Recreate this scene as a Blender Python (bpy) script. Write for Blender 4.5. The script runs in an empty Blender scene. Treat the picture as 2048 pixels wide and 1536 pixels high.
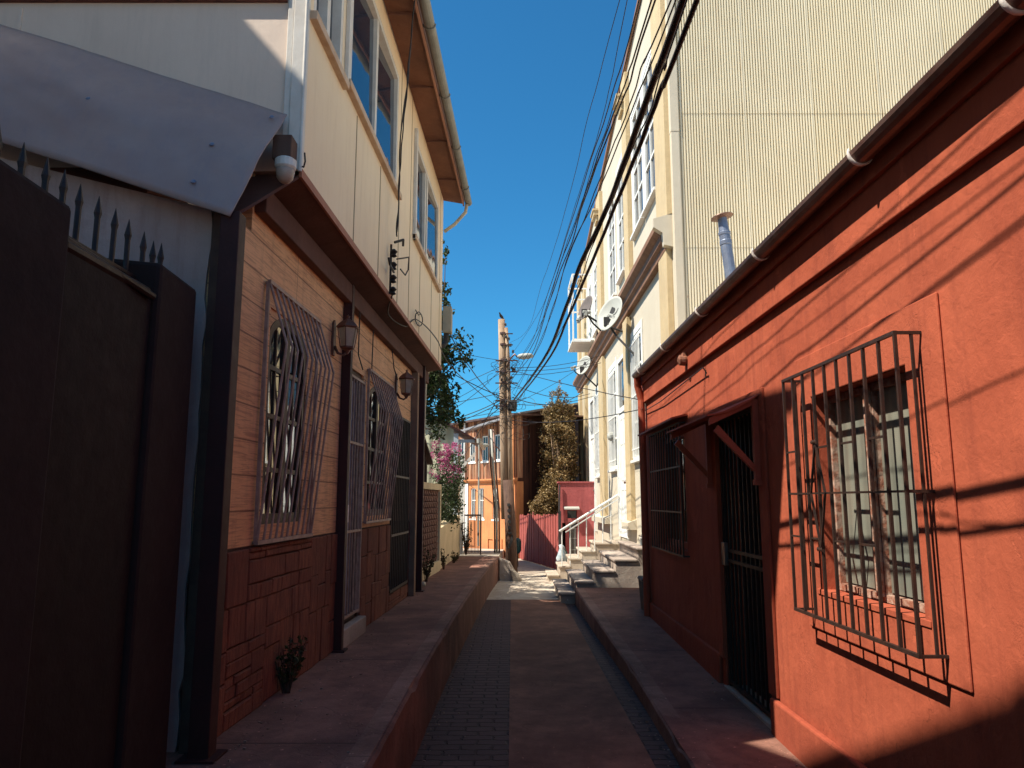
import bpy, bmesh, math, random
from mathutils import Vector, noise as mnoise
random.seed(7)
S = bpy.context.scene
COL = S.collection
R = random.random
def rr(a, b): return a + (b - a) * random.random()

# ------------------------------------------------------------------ nodes / materials
class NT:
    def __init__(s, name):
        s.m = bpy.data.materials.new(name); s.m.use_nodes = True
        s.t = s.m.node_tree; s.n = s.t.nodes; s.b = s.n['Principled BSDF']
    def add(s, typ, **kw):
        nd = s.n.new(typ)
        for k, v in kw.items():
            if hasattr(nd, k): setattr(nd, k, v)
        return nd
    def link(s, a, b): s.t.links.new(a, b)
    def pos(s, scale=(1, 1, 1), rot=(0, 0, 0)):
        g = s.add('ShaderNodeNewGeometry'); m = s.add('ShaderNodeMapping')
        s.link(g.outputs['Position'], m.inputs[0]); m.inputs['Scale'].default_value = scale
        m.inputs['Rotation'].default_value = rot
        return m.outputs[0]
    def noise(s, vec, scale, detail=6, rough=.6, dist=0):
        n = s.add('ShaderNodeTexNoise'); s.link(vec, n.inputs['Vector'])
        n.inputs['Scale'].default_value = scale; n.inputs['Detail'].default_value = detail
        n.inputs['Roughness'].default_value = rough; n.inputs['Distortion'].default_value = dist
        return n.outputs['Fac']
    def ramp(s, fac, a, b, ca=(0, 0, 0, 1), cb=(1, 1, 1, 1)):
        r = s.add('ShaderNodeValToRGB'); s.link(fac, r.inputs[0])
        e = r.color_ramp.elements; e[0].position = a; e[1].position = b; e[0].color = ca; e[1].color = cb
        return r.outputs[0]
    def mix(s, fac, a, b, blend='MIX'):
        m = s.add('ShaderNodeMix', data_type='RGBA', blend_type=blend)
        for i, v in ((0, fac), (6, a), (7, b)):
            if hasattr(v, 'is_output'): s.link(v, m.inputs[i])
            elif i == 0: m.inputs[0].default_value = v
            else: m.inputs[i].default_value = (*v, 1) if len(v) == 3 else v
        return m.outputs[2]
    def math(s, op, a, b=0.0, c=None):
        m = s.add('ShaderNodeMath', operation=op)
        for i, v in enumerate((a, b) if c is None else (a, b, c)):
            if hasattr(v, 'is_output'): s.link(v, m.inputs[i])
            else: m.inputs[i].default_value = v
        return m.outputs[0]
    def xyz(s, vec):
        x = s.add('ShaderNodeSeparateXYZ'); s.link(vec, x.inputs[0]); return x.outputs
    def comb(s, a, b, c=0.0):
        x = s.add('ShaderNodeCombineXYZ')
        for i, v in enumerate((a, b, c)):
            if hasattr(v, 'is_output'): s.link(v, x.inputs[i])
            else: x.inputs[i].default_value = v
        return x.outputs[0]
    def bump(s, h, strength, dist=.01, prev=None):
        b = s.add('ShaderNodeBump'); s.link(h, b.inputs['Height'])
        b.inputs['Strength'].default_value = strength; b.inputs['Distance'].default_value = dist
        if prev: s.link(prev, b.inputs['Normal'])
        return b.outputs[0]
    def done(s, col=None, rough=.8, metal=0, spec=.3, nrm=None, ior=None):
        if col is not None:
            if hasattr(col, 'is_output'): s.link(col, s.b.inputs['Base Color'])
            else: s.b.inputs['Base Color'].default_value = (*col, 1)
        if hasattr(rough, 'is_output'): s.link(rough, s.b.inputs['Roughness'])
        else: s.b.inputs['Roughness'].default_value = rough
        s.b.inputs['Metallic'].default_value = metal
        s.b.inputs['Specular IOR Level'].default_value = spec
        if ior: s.b.inputs['IOR'].default_value = ior
        if nrm: s.link(nrm, s.b.inputs['Normal'])
        return s.m
MATS = {}
def M(name, c, c2=None, ns=4, lo=.35, hi=.7, rough=.8, metal=0, spec=.3, bump=.25, bs=70, bd=.006, streak=0, sc=None, fine=.12, ior=None):
    """general weathered material: two tones, fine grain, optional vertical dirt streaks"""
    if name in MATS: return MATS[name]
    t = NT(name); p = t.pos()
    c2 = c2 or tuple(x * .75 for x in c)
    col = t.mix(t.ramp(t.noise(p, ns, 8, .65), lo, hi), c, c2)
    if fine: col = t.mix(fine, col, t.ramp(t.noise(p, 230, 3, .7), .3, .7, (.25, .25, .25, 1)), 'MULTIPLY')
    if streak:
        f = t.ramp(t.noise(t.pos((9, 9, .9)), 1.6, 7, .7), .5, .72)
        col = t.mix(t.math('MULTIPLY', f, streak), col, sc or tuple(x * .35 for x in c))
    h = t.noise(p, bs, 5, .6)
    n = t.bump(h, bump, bd)
    n = t.bump(t.noise(p, bs * .12, 4, .5), bump, bd * 4, n)
    r = t.math('ADD', t.math('MULTIPLY', t.noise(p, 15, 4), .25), rough - .12)
    MATS[name] = t.done(col, r, metal, spec, n, ior); return MATS[name]

def stucco(name, c, c2, c3, flake=.0):
    t = NT(name); p = t.pos()
    col = t.mix(t.ramp(t.noise(p, 1.6, 8, .62, .4), .35, .68), c, c2)
    col = t.mix(t.math('MULTIPLY', t.ramp(t.noise(t.pos((7, 7, .7)), 1.4, 8, .7), .48, .7), .6), col, c3)
    col = t.mix(t.math('MULTIPLY', t.ramp(t.noise(p, 2.7, 8, .7), .52, .66), .4), col, tuple(min(1, x * 1.25) for x in c))
    zz = t.xyz(p)[2]
    spl = t.math('MULTIPLY', t.ramp(t.math('ADD', zz, t.math('MULTIPLY', t.noise(p, 5, 6), .5)), .35, .75, (1, 1, 1, 1), (0, 0, 0, 1)), .55)
    col = t.mix(spl, col, c3)
    if flake:
        fm = t.ramp(t.noise(p, 2.1, 9, .72, .6), .615, .625)
        col = t.mix(t.math('MULTIPLY', fm, flake), col, tuple(v * 1.35 for v in c))
    n = t.bump(t.noise(p, 140, 4, .6), .18, .004)
    n = t.bump(t.noise(p, 22, 5, .6, .5), .35, .012, n)
    n = t.bump(t.noise(p, 3, 4, .5, .6), .4, .03, n)
    if flake:
        n = t.bump(fm, .5, -.006, n)
        tot = None      # spalled and patched spots of the render, each with its own place and size
        for (py, pz, r) in ((3.1, 2.33, .055), (2.88, 2.0, .07), (4.55, .62, .13), (3.72, 2.56, .016), (3.02, 1.6, .05), (2.62, 1.15, .06), (7.2, 1.5, .12), (5.9, .5, .1)):
            d = t.add('ShaderNodeVectorMath', operation='DISTANCE'); t.link(p, d.inputs[0]); d.inputs[1].default_value = (1.71, py, pz)
            mk = t.math('LESS_THAN', t.math('ADD', d.outputs['Value'], t.math('MULTIPLY', t.math('SUBTRACT', t.noise(p, 16, 5, .7), .5), r * 3)), r)
            tot = mk if tot is None else t.math('MAXIMUM', tot, mk)
        rg = t.noise(p, 75, 6, .8)
        col = t.mix(t.math('MULTIPLY', tot, .10), col, t.mix(t.ramp(rg, .35, .65), tuple(v * 1.7 for v in c), c3))
        n = t.bump(tot, .35, -.005, n); n = t.bump(t.math('MULTIPLY', tot, rg), .45, .010, n)
    vo = t.add('ShaderNodeTexVoronoi', feature='DISTANCE_TO_EDGE'); vo.inputs['Scale'].default_value = 1.1
    mp = t.add('ShaderNodeVectorMath', operation='ADD'); nz = t.add('ShaderNodeTexNoise'); nz.inputs['Scale'].default_value = 3.5; nz.inputs['Detail'].default_value = 6
    t.link(p, nz.inputs['Vector']); t.link(p, mp.inputs[0]); t.link(nz.outputs['Color'], mp.inputs[1]); t.link(mp.outputs[0], vo.inputs['Vector'])
    crack = t.math('MULTIPLY', t.ramp(vo.outputs['Distance'], .0, .006, (1, 1, 1, 1), (0, 0, 0, 1)), t.ramp(t.noise(p, .9, 3), .5, .6))
    col = t.mix(t.math('MULTIPLY', crack, .55), col, tuple(x * .3 for x in c))
    MATS[name] = t.done(col, .86, 0, .2, n); return MATS[name]

def siding():
    t = NT('woodgrain siding'); p = t.pos(); x, y, z = t.xyz(p)
    col = t.mix(t.ramp(t.noise(p, 1.8, 6), .35, .7), (.86, .48, .23), (.76, .39, .175))
    grain = t.noise(t.pos((1, 1.2, 26)), 2.2, 9, .65, 1.6)
    col = t.mix(t.math('MULTIPLY', t.ramp(grain, .48, .6), .6), col, (.34, .14, .07))
    fr = t.math('FRACT', t.math('DIVIDE', z, .192))
    gr = t.math('LESS_THAN', fr, .045)
    fy = t.math('LESS_THAN', t.math('FRACT', t.math('DIVIDE', t.math('ADD', y, 0.07), 1.22)), .006)
    g = t.math('MAXIMUM', gr, fy)
    bd = t.math('FLOOR', t.math('DIVIDE', z, .192))
    wn = t.add('ShaderNodeTexWhiteNoise', noise_dimensions='1D'); t.link(bd, wn.inputs['W'])
    col = t.mix(t.math('MULTIPLY', wn.outputs[0], .22), col, (.8, .46, .28))
    col = t.mix(t.math('MULTIPLY', g, .65), col, (.1, .035, .02))
    col = t.mix(t.math('MULTIPLY', t.ramp(t.noise(t.pos((8, 8, .7)), 1.5, 7, .7), .5, .75), .3), col, (.2, .09, .06))
    n = t.bump(grain, .5, .006); n = t.bump(g, .8, -.006, n); n = t.bump(t.noise(p, 2.5, 3), .2, .02, n)
    MATS['siding'] = t.done(col, .72, 0, .3, n)
siding()
def cobble(name, c, c2, mortar, bw, bh, swap=False):
    t = NT(name); p = t.pos(); x, y, z = t.xyz(p)
    nz = t.add('ShaderNodeTexNoise'); nz.inputs['Scale'].default_value = 9; t.link(p, nz.inputs['Vector'])
    va = t.add('ShaderNodeVectorMath', operation='SCALE'); t.link(nz.outputs['Color'], va.inputs[0]); va.inputs['Scale'].default_value = .05
    vb = t.add('ShaderNodeVectorMath', operation='ADD'); t.link(t.comb(x, y), vb.inputs[0]); t.link(va.outputs[0], vb.inputs[1])
    b = t.add('ShaderNodeTexBrick'); t.link(vb.outputs[0], b.inputs['Vector'])
    b.inputs['Scale'].default_value = 1; b.inputs['Brick Width'].default_value = bw; b.inputs['Row Height'].default_value = bh
    b.inputs['Mortar Size'].default_value = .011; b.inputs['Mortar Smooth'].default_value = .6; b.inputs['Bias'].default_value = 0
    b.inputs['Color1'].default_value = (*c, 1); b.inputs['Color2'].default_value = (*c2, 1); b.inputs['Mortar'].default_value = (*mortar, 1)
    col = t.mix(.5, b.outputs['Color'], t.ramp(t.noise(p, 25, 6, .7), .25, .75, (.35, .3, .3, 1)), 'MULTIPLY')
    col = t.mix(t.math('MULTIPLY', t.ramp(t.noise(p, 1.3, 6), .45, .65), .5), col, mortar)
    n = t.bump(b.outputs['Fac'], .9, -.02); n = t.bump(t.noise(p, 60, 5), .4, .008, n)
    MATS[name] = t.done(col, .7, 0, .35, n)
def concrete(name, c, c2, stain, crack=.7, joint=0, rough=.85):
    t = NT(name); p = t.pos(); x, y, z = t.xyz(p)
    col = t.mix(t.ramp(t.noise(p, 2.2, 9, .72), .4, .6), c, c2)
    col = t.mix(.45, col, t.ramp(t.noise(p, 120, 4, .7), .25, .75, (.35, .33, .33, 1)), 'MULTIPLY')
    col = t.mix(t.math('MULTIPLY', t.ramp(t.noise(p, .9, 9, .72, .8), .46, .62), .75), col, stain)
    sp = t.ramp(t.noise(p, 34, 3, .5), .70, .73)
    col = t.mix(t.math('MULTIPLY', sp, .5), col, tuple(min(1, v * 2.4) for v in c))
    sp2 = t.ramp(t.noise(p, 21, 2, .5), .26, .30, (1, 1, 1, 1), (0, 0, 0, 1))
    col = t.mix(t.math('MULTIPLY', sp2, .6), col, tuple(v * .3 for v in c))
    vo = t.add('ShaderNodeTexVoronoi', feature='DISTANCE_TO_EDGE'); vo.inputs['Scale'].default_value = .8
    mp = t.add('ShaderNodeVectorMath', operation='ADD'); nz = t.add('ShaderNodeTexNoise'); nz.inputs['Scale'].default_value = 2.5; nz.inputs['Detail'].default_value = 8
    t.link(p, nz.inputs['Vector']); t.link(p, mp.inputs[0]); t.link(nz.outputs['Color'], mp.inputs[1]); t.link(mp.outputs[0], vo.inputs['Vector'])
    ck = t.math('MULTIPLY', t.ramp(vo.outputs['Distance'], 0, .012, (1, 1, 1, 1), (0, 0, 0, 1)), crack)
    if joint: ck = t.math('MAXIMUM', ck, t.math('LESS_THAN', t.math('FRACT', t.math('DIVIDE', y, joint)), .008))
    col = t.mix(ck, col, tuple(v * .25 for v in c))
    n = t.bump(t.noise(p, 90, 5, .7), .45, .006); n = t.bump(t.noise(p, 9, 5, .6), .35, .02, n); n = t.bump(ck, .7, -.008, n)
    MATS[name] = t.done(col, rough, 0, .3, n)
def rusty(name, paint, rust, dark, amt=.5, sx=6):
    t = NT(name); p = t.pos()
    f = t.ramp(t.noise(t.pos((sx, sx, .55)), 1.6, 9, .7, .3), .5 - amt * .25, .62)
    col = t.mix(f, paint, rust)
    col = t.mix(t.ramp(t.noise(t.pos((sx * 1.4, sx * 1.4, .4)), 1.1, 8, .7), .48, .62), col, dark)
    n = t.bump(t.noise(p, 60, 4), .3, .006)
    MATS[name] = t.done(col, .8, 0, .25, n)
def wood(name, c, c2, dark):
    t = NT(name); p = t.pos()
    g = t.noise(t.pos((30, 30, 1.5)), 1.5, 8, .65, .8)
    col = t.mix(t.ramp(g, .35, .6), c, c2); col = t.mix(t.math('MULTIPLY', t.ramp(t.noise(p, 3, 8, .7), .5, .68), .6), col, dark)
    MATS[name] = t.done(col, .8, 0, .25, t.bump(g, .6, .008))
def leafm(name, c, c2, c3):
    t = NT(name); oi = t.add('ShaderNodeNewGeometry')
    wn = oi.outputs['Random Per Island']
    r = t.add('ShaderNodeValToRGB'); t.link(wn, r.inputs[0]); e = r.color_ramp.elements
    e[0].color = (*c, 1); e[1].color = (*c3, 1); m = e.new(.5); m.color = (*c2, 1)
    t.b.inputs['Transmission Weight'].default_value = 0
    mt = t.done(r.outputs[0], .55, 0, .35)
    tr = t.add('ShaderNodeBsdfTranslucent'); t.link(r.outputs[0], tr.inputs[0])
    mx = t.add('ShaderNodeMixShader'); mx.inputs[0].default_value = .3
    t.link(t.b.outputs[0], mx.inputs[1]); t.link(tr.outputs[0], mx.inputs[2]); t.link(mx.outputs[0], t.n['Material Output'].inputs[0])
    MATS[name] = mt

CREAM = M('cream panel paint', (.86, .68, .46), (.82, .63, .42), 1.2, rough=.55, bump=.12, bs=40, streak=.22, sc=(.5, .33, .2), fine=.05)
ENDW = M('grey white panel paint', (.78, .62, .50), (.72, .56, .45), 1.5, rough=.55, bump=.1, bs=40, fine=.06, streak=.12)
TRIM = M('off white trim paint', (.72, .68, .62), (.6, .54, .47), 6, rough=.5, bump=.1)
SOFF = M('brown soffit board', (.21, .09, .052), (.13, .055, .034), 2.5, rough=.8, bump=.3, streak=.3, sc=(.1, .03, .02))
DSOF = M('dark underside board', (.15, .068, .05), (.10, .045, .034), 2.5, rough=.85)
stucco('red stucco', (.37, .086, .043), (.29, .060, .030), (.2, .042, .024), .45)
RED = MATS['red stucco']
REDT = M('red painted trim', (.38, .078, .036), (.28, .055, .028), 5, rough=.6, streak=.3)
stucco('blue white plaster', (.50, .37, .33), (.41, .29, .26), (.3, .17, .14), 0)
PLAS = MATS['blue white plaster']
SHEET = M('painted zinc sheet', (.42, .29, .25), (.35, .23, .205), 1.4, rough=.5, metal=.15, spec=.4, bump=.08, bs=9, bd=.01, streak=.3, sc=(.22, .19, .23), fine=.04)
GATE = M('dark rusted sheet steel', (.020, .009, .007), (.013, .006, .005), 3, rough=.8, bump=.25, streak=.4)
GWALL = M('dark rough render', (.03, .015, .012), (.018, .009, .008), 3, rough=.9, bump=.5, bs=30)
STEEL = M('dark maroon steel', (.055, .014, .012), (.035, .01, .009), 5, rough=.6, bump=.15)
def stonem():
    t = NT('brown slate'); p = t.pos(); g = t.add('ShaderNodeNewGeometry').outputs['Random Per Island']
    col = t.mix(g, (.34, .125, .07), (.25, .085, .052))
    vn = t.noise(t.pos((26, 26, 4)), 1.3, 9, .7, .8)
    col = t.mix(t.ramp(vn, .42, .62), col, (.16, .055, .038)); col = t.mix(t.math('MULTIPLY', t.ramp(t.noise(p, 2.2, 7), .45, .65), .5), col, (.14, .055, .04))
    col = t.mix(.4, col, t.ramp(t.noise(p, 150, 3, .7), .3, .7, (.4, .4, .4, 1)), 'MULTIPLY')
    n = t.bump(vn, .8, .012); n = t.bump(t.noise(p, 45, 6, .7), .6, .008, n)
    return t.done(col, .85, 0, .2, n)
STONE = stonem()
_st = M('brown slate stone', (.34, .115, .065), (.23, .07, .042), 3.5, rough=.85, bump=.7, bs=28, bd=.01)
MORT = M('dark mortar', (.06, .028, .02), None, 8, rough=.95, bump=.5)
GRILLW = M('pale painted iron', (.46, .32, .25), (.26, .15, .11), 14, rough=.5, bump=.2)
BLKI = M('black wrought iron', (.022, .014, .012), (.05, .022, .014), 14, rough=.5, bump=.2)
DWOOD = M('dark varnished frame wood', (.07, .026, .014), (.045, .016, .01), 9, rough=.4)
GALV = M('weathered brown galvanised gutter', (.20, .12, .095), (.11, .05, .038), 5, rough=.42, metal=.5, spec=.5, bump=.15, streak=.4, sc=(.16, .05, .03))
ZINC = M('blue grey zinc pipe', (.20, .24, .33), (.14, .16, .22), 10, rough=.45, metal=.4)
GREYG = M('grey green gutter', (.26, .26, .23), (.19, .18, .16), 6, rough=.5, metal=.2)
CLIP = M('white gutter bracket', (.8, .74, .68), (.55, .45, .4), 9, rough=.5)
def corrm():
    t = NT('cream corrugated iron'); p = t.pos(); x, y, z = t.xyz(p)
    sx = t.math('FLOOR', t.math('DIVIDE', t.math('SUBTRACT', x, 2.29), .938)); sz = t.math('FLOOR', t.math('DIVIDE', t.math('SUBTRACT', z, 1.13), 1.93))
    wn = t.add('ShaderNodeTexWhiteNoise', noise_dimensions='2D'); t.link(t.comb(sx, sz), wn.inputs['Vector'])
    col = t.mix(t.ramp(t.noise(p, 1.3, 7), .35, .65), (.76, .68, .51), (.68, .60, .44))
    col = t.mix(t.math('MULTIPLY', wn.outputs[0], .55), col, (.70, .59, .38))
    st = t.ramp(t.noise(t.pos((22, 1, .7)), 1.4, 8, .72), .56, .7)
    col = t.mix(t.math('MULTIPLY', st, .5), col, (.5, .32, .17))
    ru = t.ramp(t.noise(t.pos((6, 1, 2.2)), 1.7, 9, .75, .5), .66, .70)
    col = t.mix(t.math('MULTIPLY', ru, .65), col, (.45, .19, .07))
    return t.done(col, .6, 0, .3)
CORR = corrm()
FACD = M('cream facade paint', (.60, .535, .42), (.55, .485, .375), 1.4, rough=.65, bump=.15, streak=.2, sc=(.52, .36, .2))
FACY = M('ochre pilaster paint', (.58, .45, .26), (.5, .38, .22), 2, rough=.65, streak=.2)
FCOR = M('brown cornice paint', (.27, .145, .085), (.19, .095, .055), 6, rough=.7, bump=.3)
WHT = M('white joinery paint', (.84, .84, .80), (.72, .71, .66), 6, rough=.5, bump=.1, streak=.25, sc=(.5, .42, .35))
ROOFM = M('zinc roofing', (.42, .41, .40), (.32, .29, .27), 2, rough=.5, metal=.3)
concrete('sidewalk concrete', (.36, .175, .125), (.22, .105, .075), (.12, .055, .042), .25, 1.9)
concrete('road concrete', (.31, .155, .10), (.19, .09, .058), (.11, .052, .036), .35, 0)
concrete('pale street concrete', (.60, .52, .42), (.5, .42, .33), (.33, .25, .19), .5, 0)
concrete('stair concrete', (.50, .42, .35), (.38, .31, .26), (.24, .18, .15), .15, 0)
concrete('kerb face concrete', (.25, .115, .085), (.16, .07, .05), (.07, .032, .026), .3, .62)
cobble('left cobbles', (.105, .052, .042), (.075, .036, .032), (.042, .02, .018), .21, .10)
cobble('right cobbles', (.11, .058, .05), (.075, .042, .04), (.042, .02, .018), .2, .095)
SIDEW, ROADC, PALE, STAIRC, KERB = [MATS[k] for k in ('sidewalk concrete', 'road concrete', 'pale street concrete', 'stair concrete', 'kerb face concrete')]
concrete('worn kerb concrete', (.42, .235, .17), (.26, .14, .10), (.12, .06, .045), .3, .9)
KERB2 = MATS['worn kerb concrete']
rusty('rusted orange tin', (.50, .33, .2), (.27, .085, .04), (.075, .03, .022), .9)
rusty('dark weathered tin', (.15, .055, .035), (.075, .032, .024), (.035, .018, .016), 1)
stucco('orange stucco', (.60, .245, .10), (.53, .205, .085), (.34, .14, .07), 0)
stucco('cream garden wall', (.70, .56, .36), (.6, .47, .3), (.35, .25, .16), 0)
stucco('maroon stucco', (.40, .105, .10), (.33, .08, .08), (.2, .05, .05), 0)
wood('maroon fence boards', (.40, .10, .085), (.30, .07, .06), (.16, .04, .035))
wood('pole timber', (.42, .30, .20), (.30, .2, .13), (.16, .1, .065))
wood('dark pole timber', (.13, .075, .052), (.085, .046, .034), (.04, .02, .015))
leafm('dark green leaves', (.02, .04, .015), (.045, .075, .02), (.03, .025, .01))
leafm('golden leaves', (.045, .03, .010), (.20, .12, .035), (.55, .40, .20))
leafm('magenta blossom', (.32, .03, .13), (.5, .09, .25), (.62, .24, .38))
leafm('weed leaves', (.03, .035, .012), (.07, .07, .02), (.05, .02, .01))
def glass(name, c, rough=.02, ior=1.8, wav=.0, spec=.5):
    t = NT(name); p = t.pos()
    n = t.bump(t.noise(p, 1.6, 2), .12, .02) if wav == 0 else t.bump(t.noise(p, 5, 3), wav, .02)
    t.b.inputs['Coat Weight'].default_value = 0
    MATS[name] = t.done(c, rough, 0, spec, n, ior); return MATS[name]
GLB = glass('sky reflecting glass', (.012, .03, .055), .015, 2.3)
GLD = glass('ground floor glass', (.02, .015, .012), .02, 3.0)
GLW = glass('dark far glass', (.03, .035, .045), .05, 1.6)
CURT = None
def curtain():
    t = NT('grey green wired glass'); p = t.pos(); x, y, z = t.xyz(p)
    w = t.add('ShaderNodeTexWave'); w.inputs['Scale'].default_value = 3.2; w.inputs['Distortion'].default_value = 1.2
    t.link(t.comb(y, t.math('MULTIPLY', z, .05)), w.inputs['Vector'])
    m1 = t.math('LESS_THAN', t.math('FRACT', t.math('MULTIPLY', z, 110)), .35)
    m2 = t.math('LESS_THAN', t.math('FRACT', t.math('MULTIPLY', y, 110)), .35)
    col = t.mix(t.ramp(t.noise(p, 3, 6), .35, .65), (.22, .205, .16), (.14, .15, .125))
    col = t.mix(t.math('MULTIPLY', t.math('MAXIMUM', m1, m2), .35), col, (.13, .14, .12))
    col = t.mix(t.math('MULTIPLY', t.ramp(t.noise(t.pos((5, 5, .6)), 1.8, 6, .7), .5, .7), .5), col, (.17, .13, .10))
    return t.done(col, .5, 0, .4, t.bump(w.outputs['Fac'], .35, .03))
CURT = curtain()
PEEL = M('peeling white frame', (.38, .26, .20), (.26, .10, .06), 22, .42, .58, rough=.8, bump=.8, bs=50)
CABLE = M('black cable sheath', (.018, .014, .015), (.03, .022, .02), 20, rough=.5, bump=0.05)
DISHG = M('pale grey dish paint', (.42, .42, .38), (.36, .36, .32), 5, rough=.5, bump=.05)
DKGR = M('charcoal paint', (.05, .045, .045), (.03, .028, .028), 9, rough=.6)
DISHD = M('shade darkened dish paint', (.16, .13, .12), (.12, .10, .09), 9, rough=.7)  # dish paint darkened: the shade is put into its colour
LAMPG = M('milky lantern glass', (.50, .40, .28), (.40, .3, .2), 12, rough=.15, bump=.1)
LANT = M('aged copper lantern', (.20, .09, .06), (.12, .05, .035), 12, rough=.5, metal=.3)
TEAL = M('dark teal plastic', (.02, .10, .10), (.015, .05, .055), 9, rough=.35)
BAGW = M('white plastic bag', (.6, .66, .68), (.2, .3, .36), 9, rough=.4)
FEATH = M('dark grey feathers', (.045, .045, .055), (.02, .02, .025), 30, rough=.6)
DOORB = M('blue grey door paint', (.30, .31, .40), (.23, .23, .30), 6, rough=.45)

# ------------------------------------------------------------------ mesh builder
def frame(ox, oy, dx, dy, nx, ny):
    return lambda u, o, z: Vector((ox + dx * u + nx * o, oy + dy * u + ny * o, z))
FL = frame(-1.59, 0, .0345, 1, 1, 0)       # left house, ground floor wall; u = y, o = out to the street
FU = frame(-1.3208, 0, .0309, 1, 1, 0)     # left house, upper storey
FR = frame(1.72, 0, 0, 1, -1, 0)           # red house
FC = frame(2.2, 0, 0, 1, -1, 0)            # cream building
def FY(y): return frame(0, y, 1, 0, 0, -1) # a wall facing the camera; u = x
FW = lambda x, y, z: Vector((x, y, z))
class MB:
    def __init__(s, F=FW): s.v = []; s.f = []; s.F = F; s.mi = []; s.cur = 0
    def pt(s, a): s.v.append(s.F(*a)); return len(s.v) - 1
    def face(s, idx): s.f.append(tuple(idx)); s.mi.append(s.cur)
    def quad(s, *p): s.face([s.pt(a) for a in p])
    def box(s, a0, a1, b0, b1, c0, c1):
        i = [s.pt((a, b, c)) for c in (c0, c1) for b in (b0, b1) for a in (a0, a1)]
        for q in ((0, 1, 3, 2), (4, 6, 7, 5), (0, 4, 5, 1), (2, 3, 7, 6), (0, 2, 6, 4), (1, 5, 7, 3)): s.face([i[k] for k in q])
        return s
    def hexa(s, pts):   # 8 points bottom 4 (ring) then top 4 (ring)
        i = [s.pt(p) for p in pts]
        for q in ((3, 2, 1, 0), (4, 5, 6, 7), (0, 1, 5, 4), (1, 2, 6, 5), (2, 3, 7, 6), (3, 0, 4, 7)): s.face([i[k] for k in q])
        return s
    def prism(s, poly, vec):    # poly list of 3-tuples (local), extruded by vec (local)
        a = [s.pt(p) for p in poly]; b = [s.pt(tuple(p[k] + vec[k] for k in range(3))) for p in poly]
        s.face(a[::-1]); s.face(b); n = len(a)
        for k in range(n): s.face((a[k], a[(k + 1) % n], b[(k + 1) % n], b[k]))
        return s
    def tube(s, pts, r, n=8, cap=True, local=True):
        P = [s.F(*p) if local else Vector(p) for p in pts]; rings = []
        up = Vector((0, 0, 1)); prev = None
        for k, p in enumerate(P):
            t = (P[min(k + 1, len(P) - 1)] - P[max(k - 1, 0)]).normalized()
            if prev is None:
                x = t.cross(up) if abs(t.z) < .9 else t.cross(Vector((0, 1, 0)))
            else: x = prev - t * prev.dot(t)
            x.normalize(); prev = x; y = t.cross(x)
            rad = r[k] if isinstance(r, (list, tuple)) else r
            ring = []
            for j in range(n):
                a = 2 * math.pi * (j + .5) / n
                s.v.append(p + (x * math.cos(a) + y * math.sin(a)) * rad); ring.append(len(s.v) - 1)
            rings.append(ring)
        for a, b in zip(rings, rings[1:]):
            for j in range(n): s.face((a[j], a[(j + 1) % n], b[(j + 1) % n], b[j]))
        if cap: s.face(rings[0][::-1]); s.face(rings[-1])
        return s
    def bar(s, p, q, w, d=None):   # square bar
        return s.tube([p, q], w * .707, 4)
    def lathe(s, c, prof, n=12, axis=Vector((0, 0, 1)), ph=0.5):
        c = Vector(c); axis = axis.normalized()
        x = axis.cross(Vector((0, 1, 0))) if abs(axis.y) < .9 else axis.cross(Vector((1, 0, 0)))
        x.normalize(); y = axis.cross(x); rings = []
        for r, h in prof:
            ring = []
            for j in range(n):
                a = 2 * math.pi * (j + ph) / n
                s.v.append(c + axis * h + (x * math.cos(a) + y * math.sin(a)) * max(r, 1e-4)); ring.append(len(s.v) - 1)
            rings.append(ring)
        for a, b in zip(rings, rings[1:]):
            for j in range(n): s.face((a[j], a[(j + 1) % n], b[(j + 1) % n], b[j]))
        s.face(rings[0][::-1]); s.face(rings[-1]); return s
    def grid(s, u0, u1, z0, z1, o, d, holes=(), ztop=None):
        """wall front with openings (u0,u1,z0,z1), thickness d going inward"""
        us = sorted({u0, u1, *[h[0] for h in holes], *[h[1] for h in holes]})
        zs = sorted({z0, z1, *[h[2] for h in holes], *[h[3] for h in holes]})
        us = [u for u in us if u0 <= u <= u1]; zs = [z for z in zs if z0 <= z <= z1]
        ins = lambda u, z: any(h[0] < u < h[1] and h[2] < z < h[3] for h in holes) or not (u0 < u < u1 and z0 < z < z1)
        for i in range(len(us) - 1):
            for j in range(len(zs) - 1):
                a, b, c, e = us[i], us[i + 1], zs[j], zs[j + 1]; um, zm = (a + b) / 2, (c + e) / 2
                if ins(um, zm): continue
                s.quad((a, o, c), (b, o, c), (b, o, e), (a, o, e)); s.quad((a, o - d, c), (a, o - d, e), (b, o - d, e), (b, o - d, c))
                if ins(um, (zs[j - 1] + c) / 2 if j else c - 1): s.quad((a, o, c), (a, o - d, c), (b, o - d, c), (b, o, c))
                if ins(um, (zs[j + 2] + e) / 2 if j + 2 < len(zs) else e + 1): s.quad((a, o, e), (b, o, e), (b, o - d, e), (a, o - d, e))
                if ins((us[i - 1] + a) / 2 if i else a - 1, zm): s.quad((a, o, c), (a, o, e), (a, o - d, e), (a, o - d, c))
                if ins((us[i + 2] + b) / 2 if i + 2 < len(us) else b + 1, zm): s.quad((b, o, c), (b, o - d, c), (b, o - d, e), (b, o, e))
        return s
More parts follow.
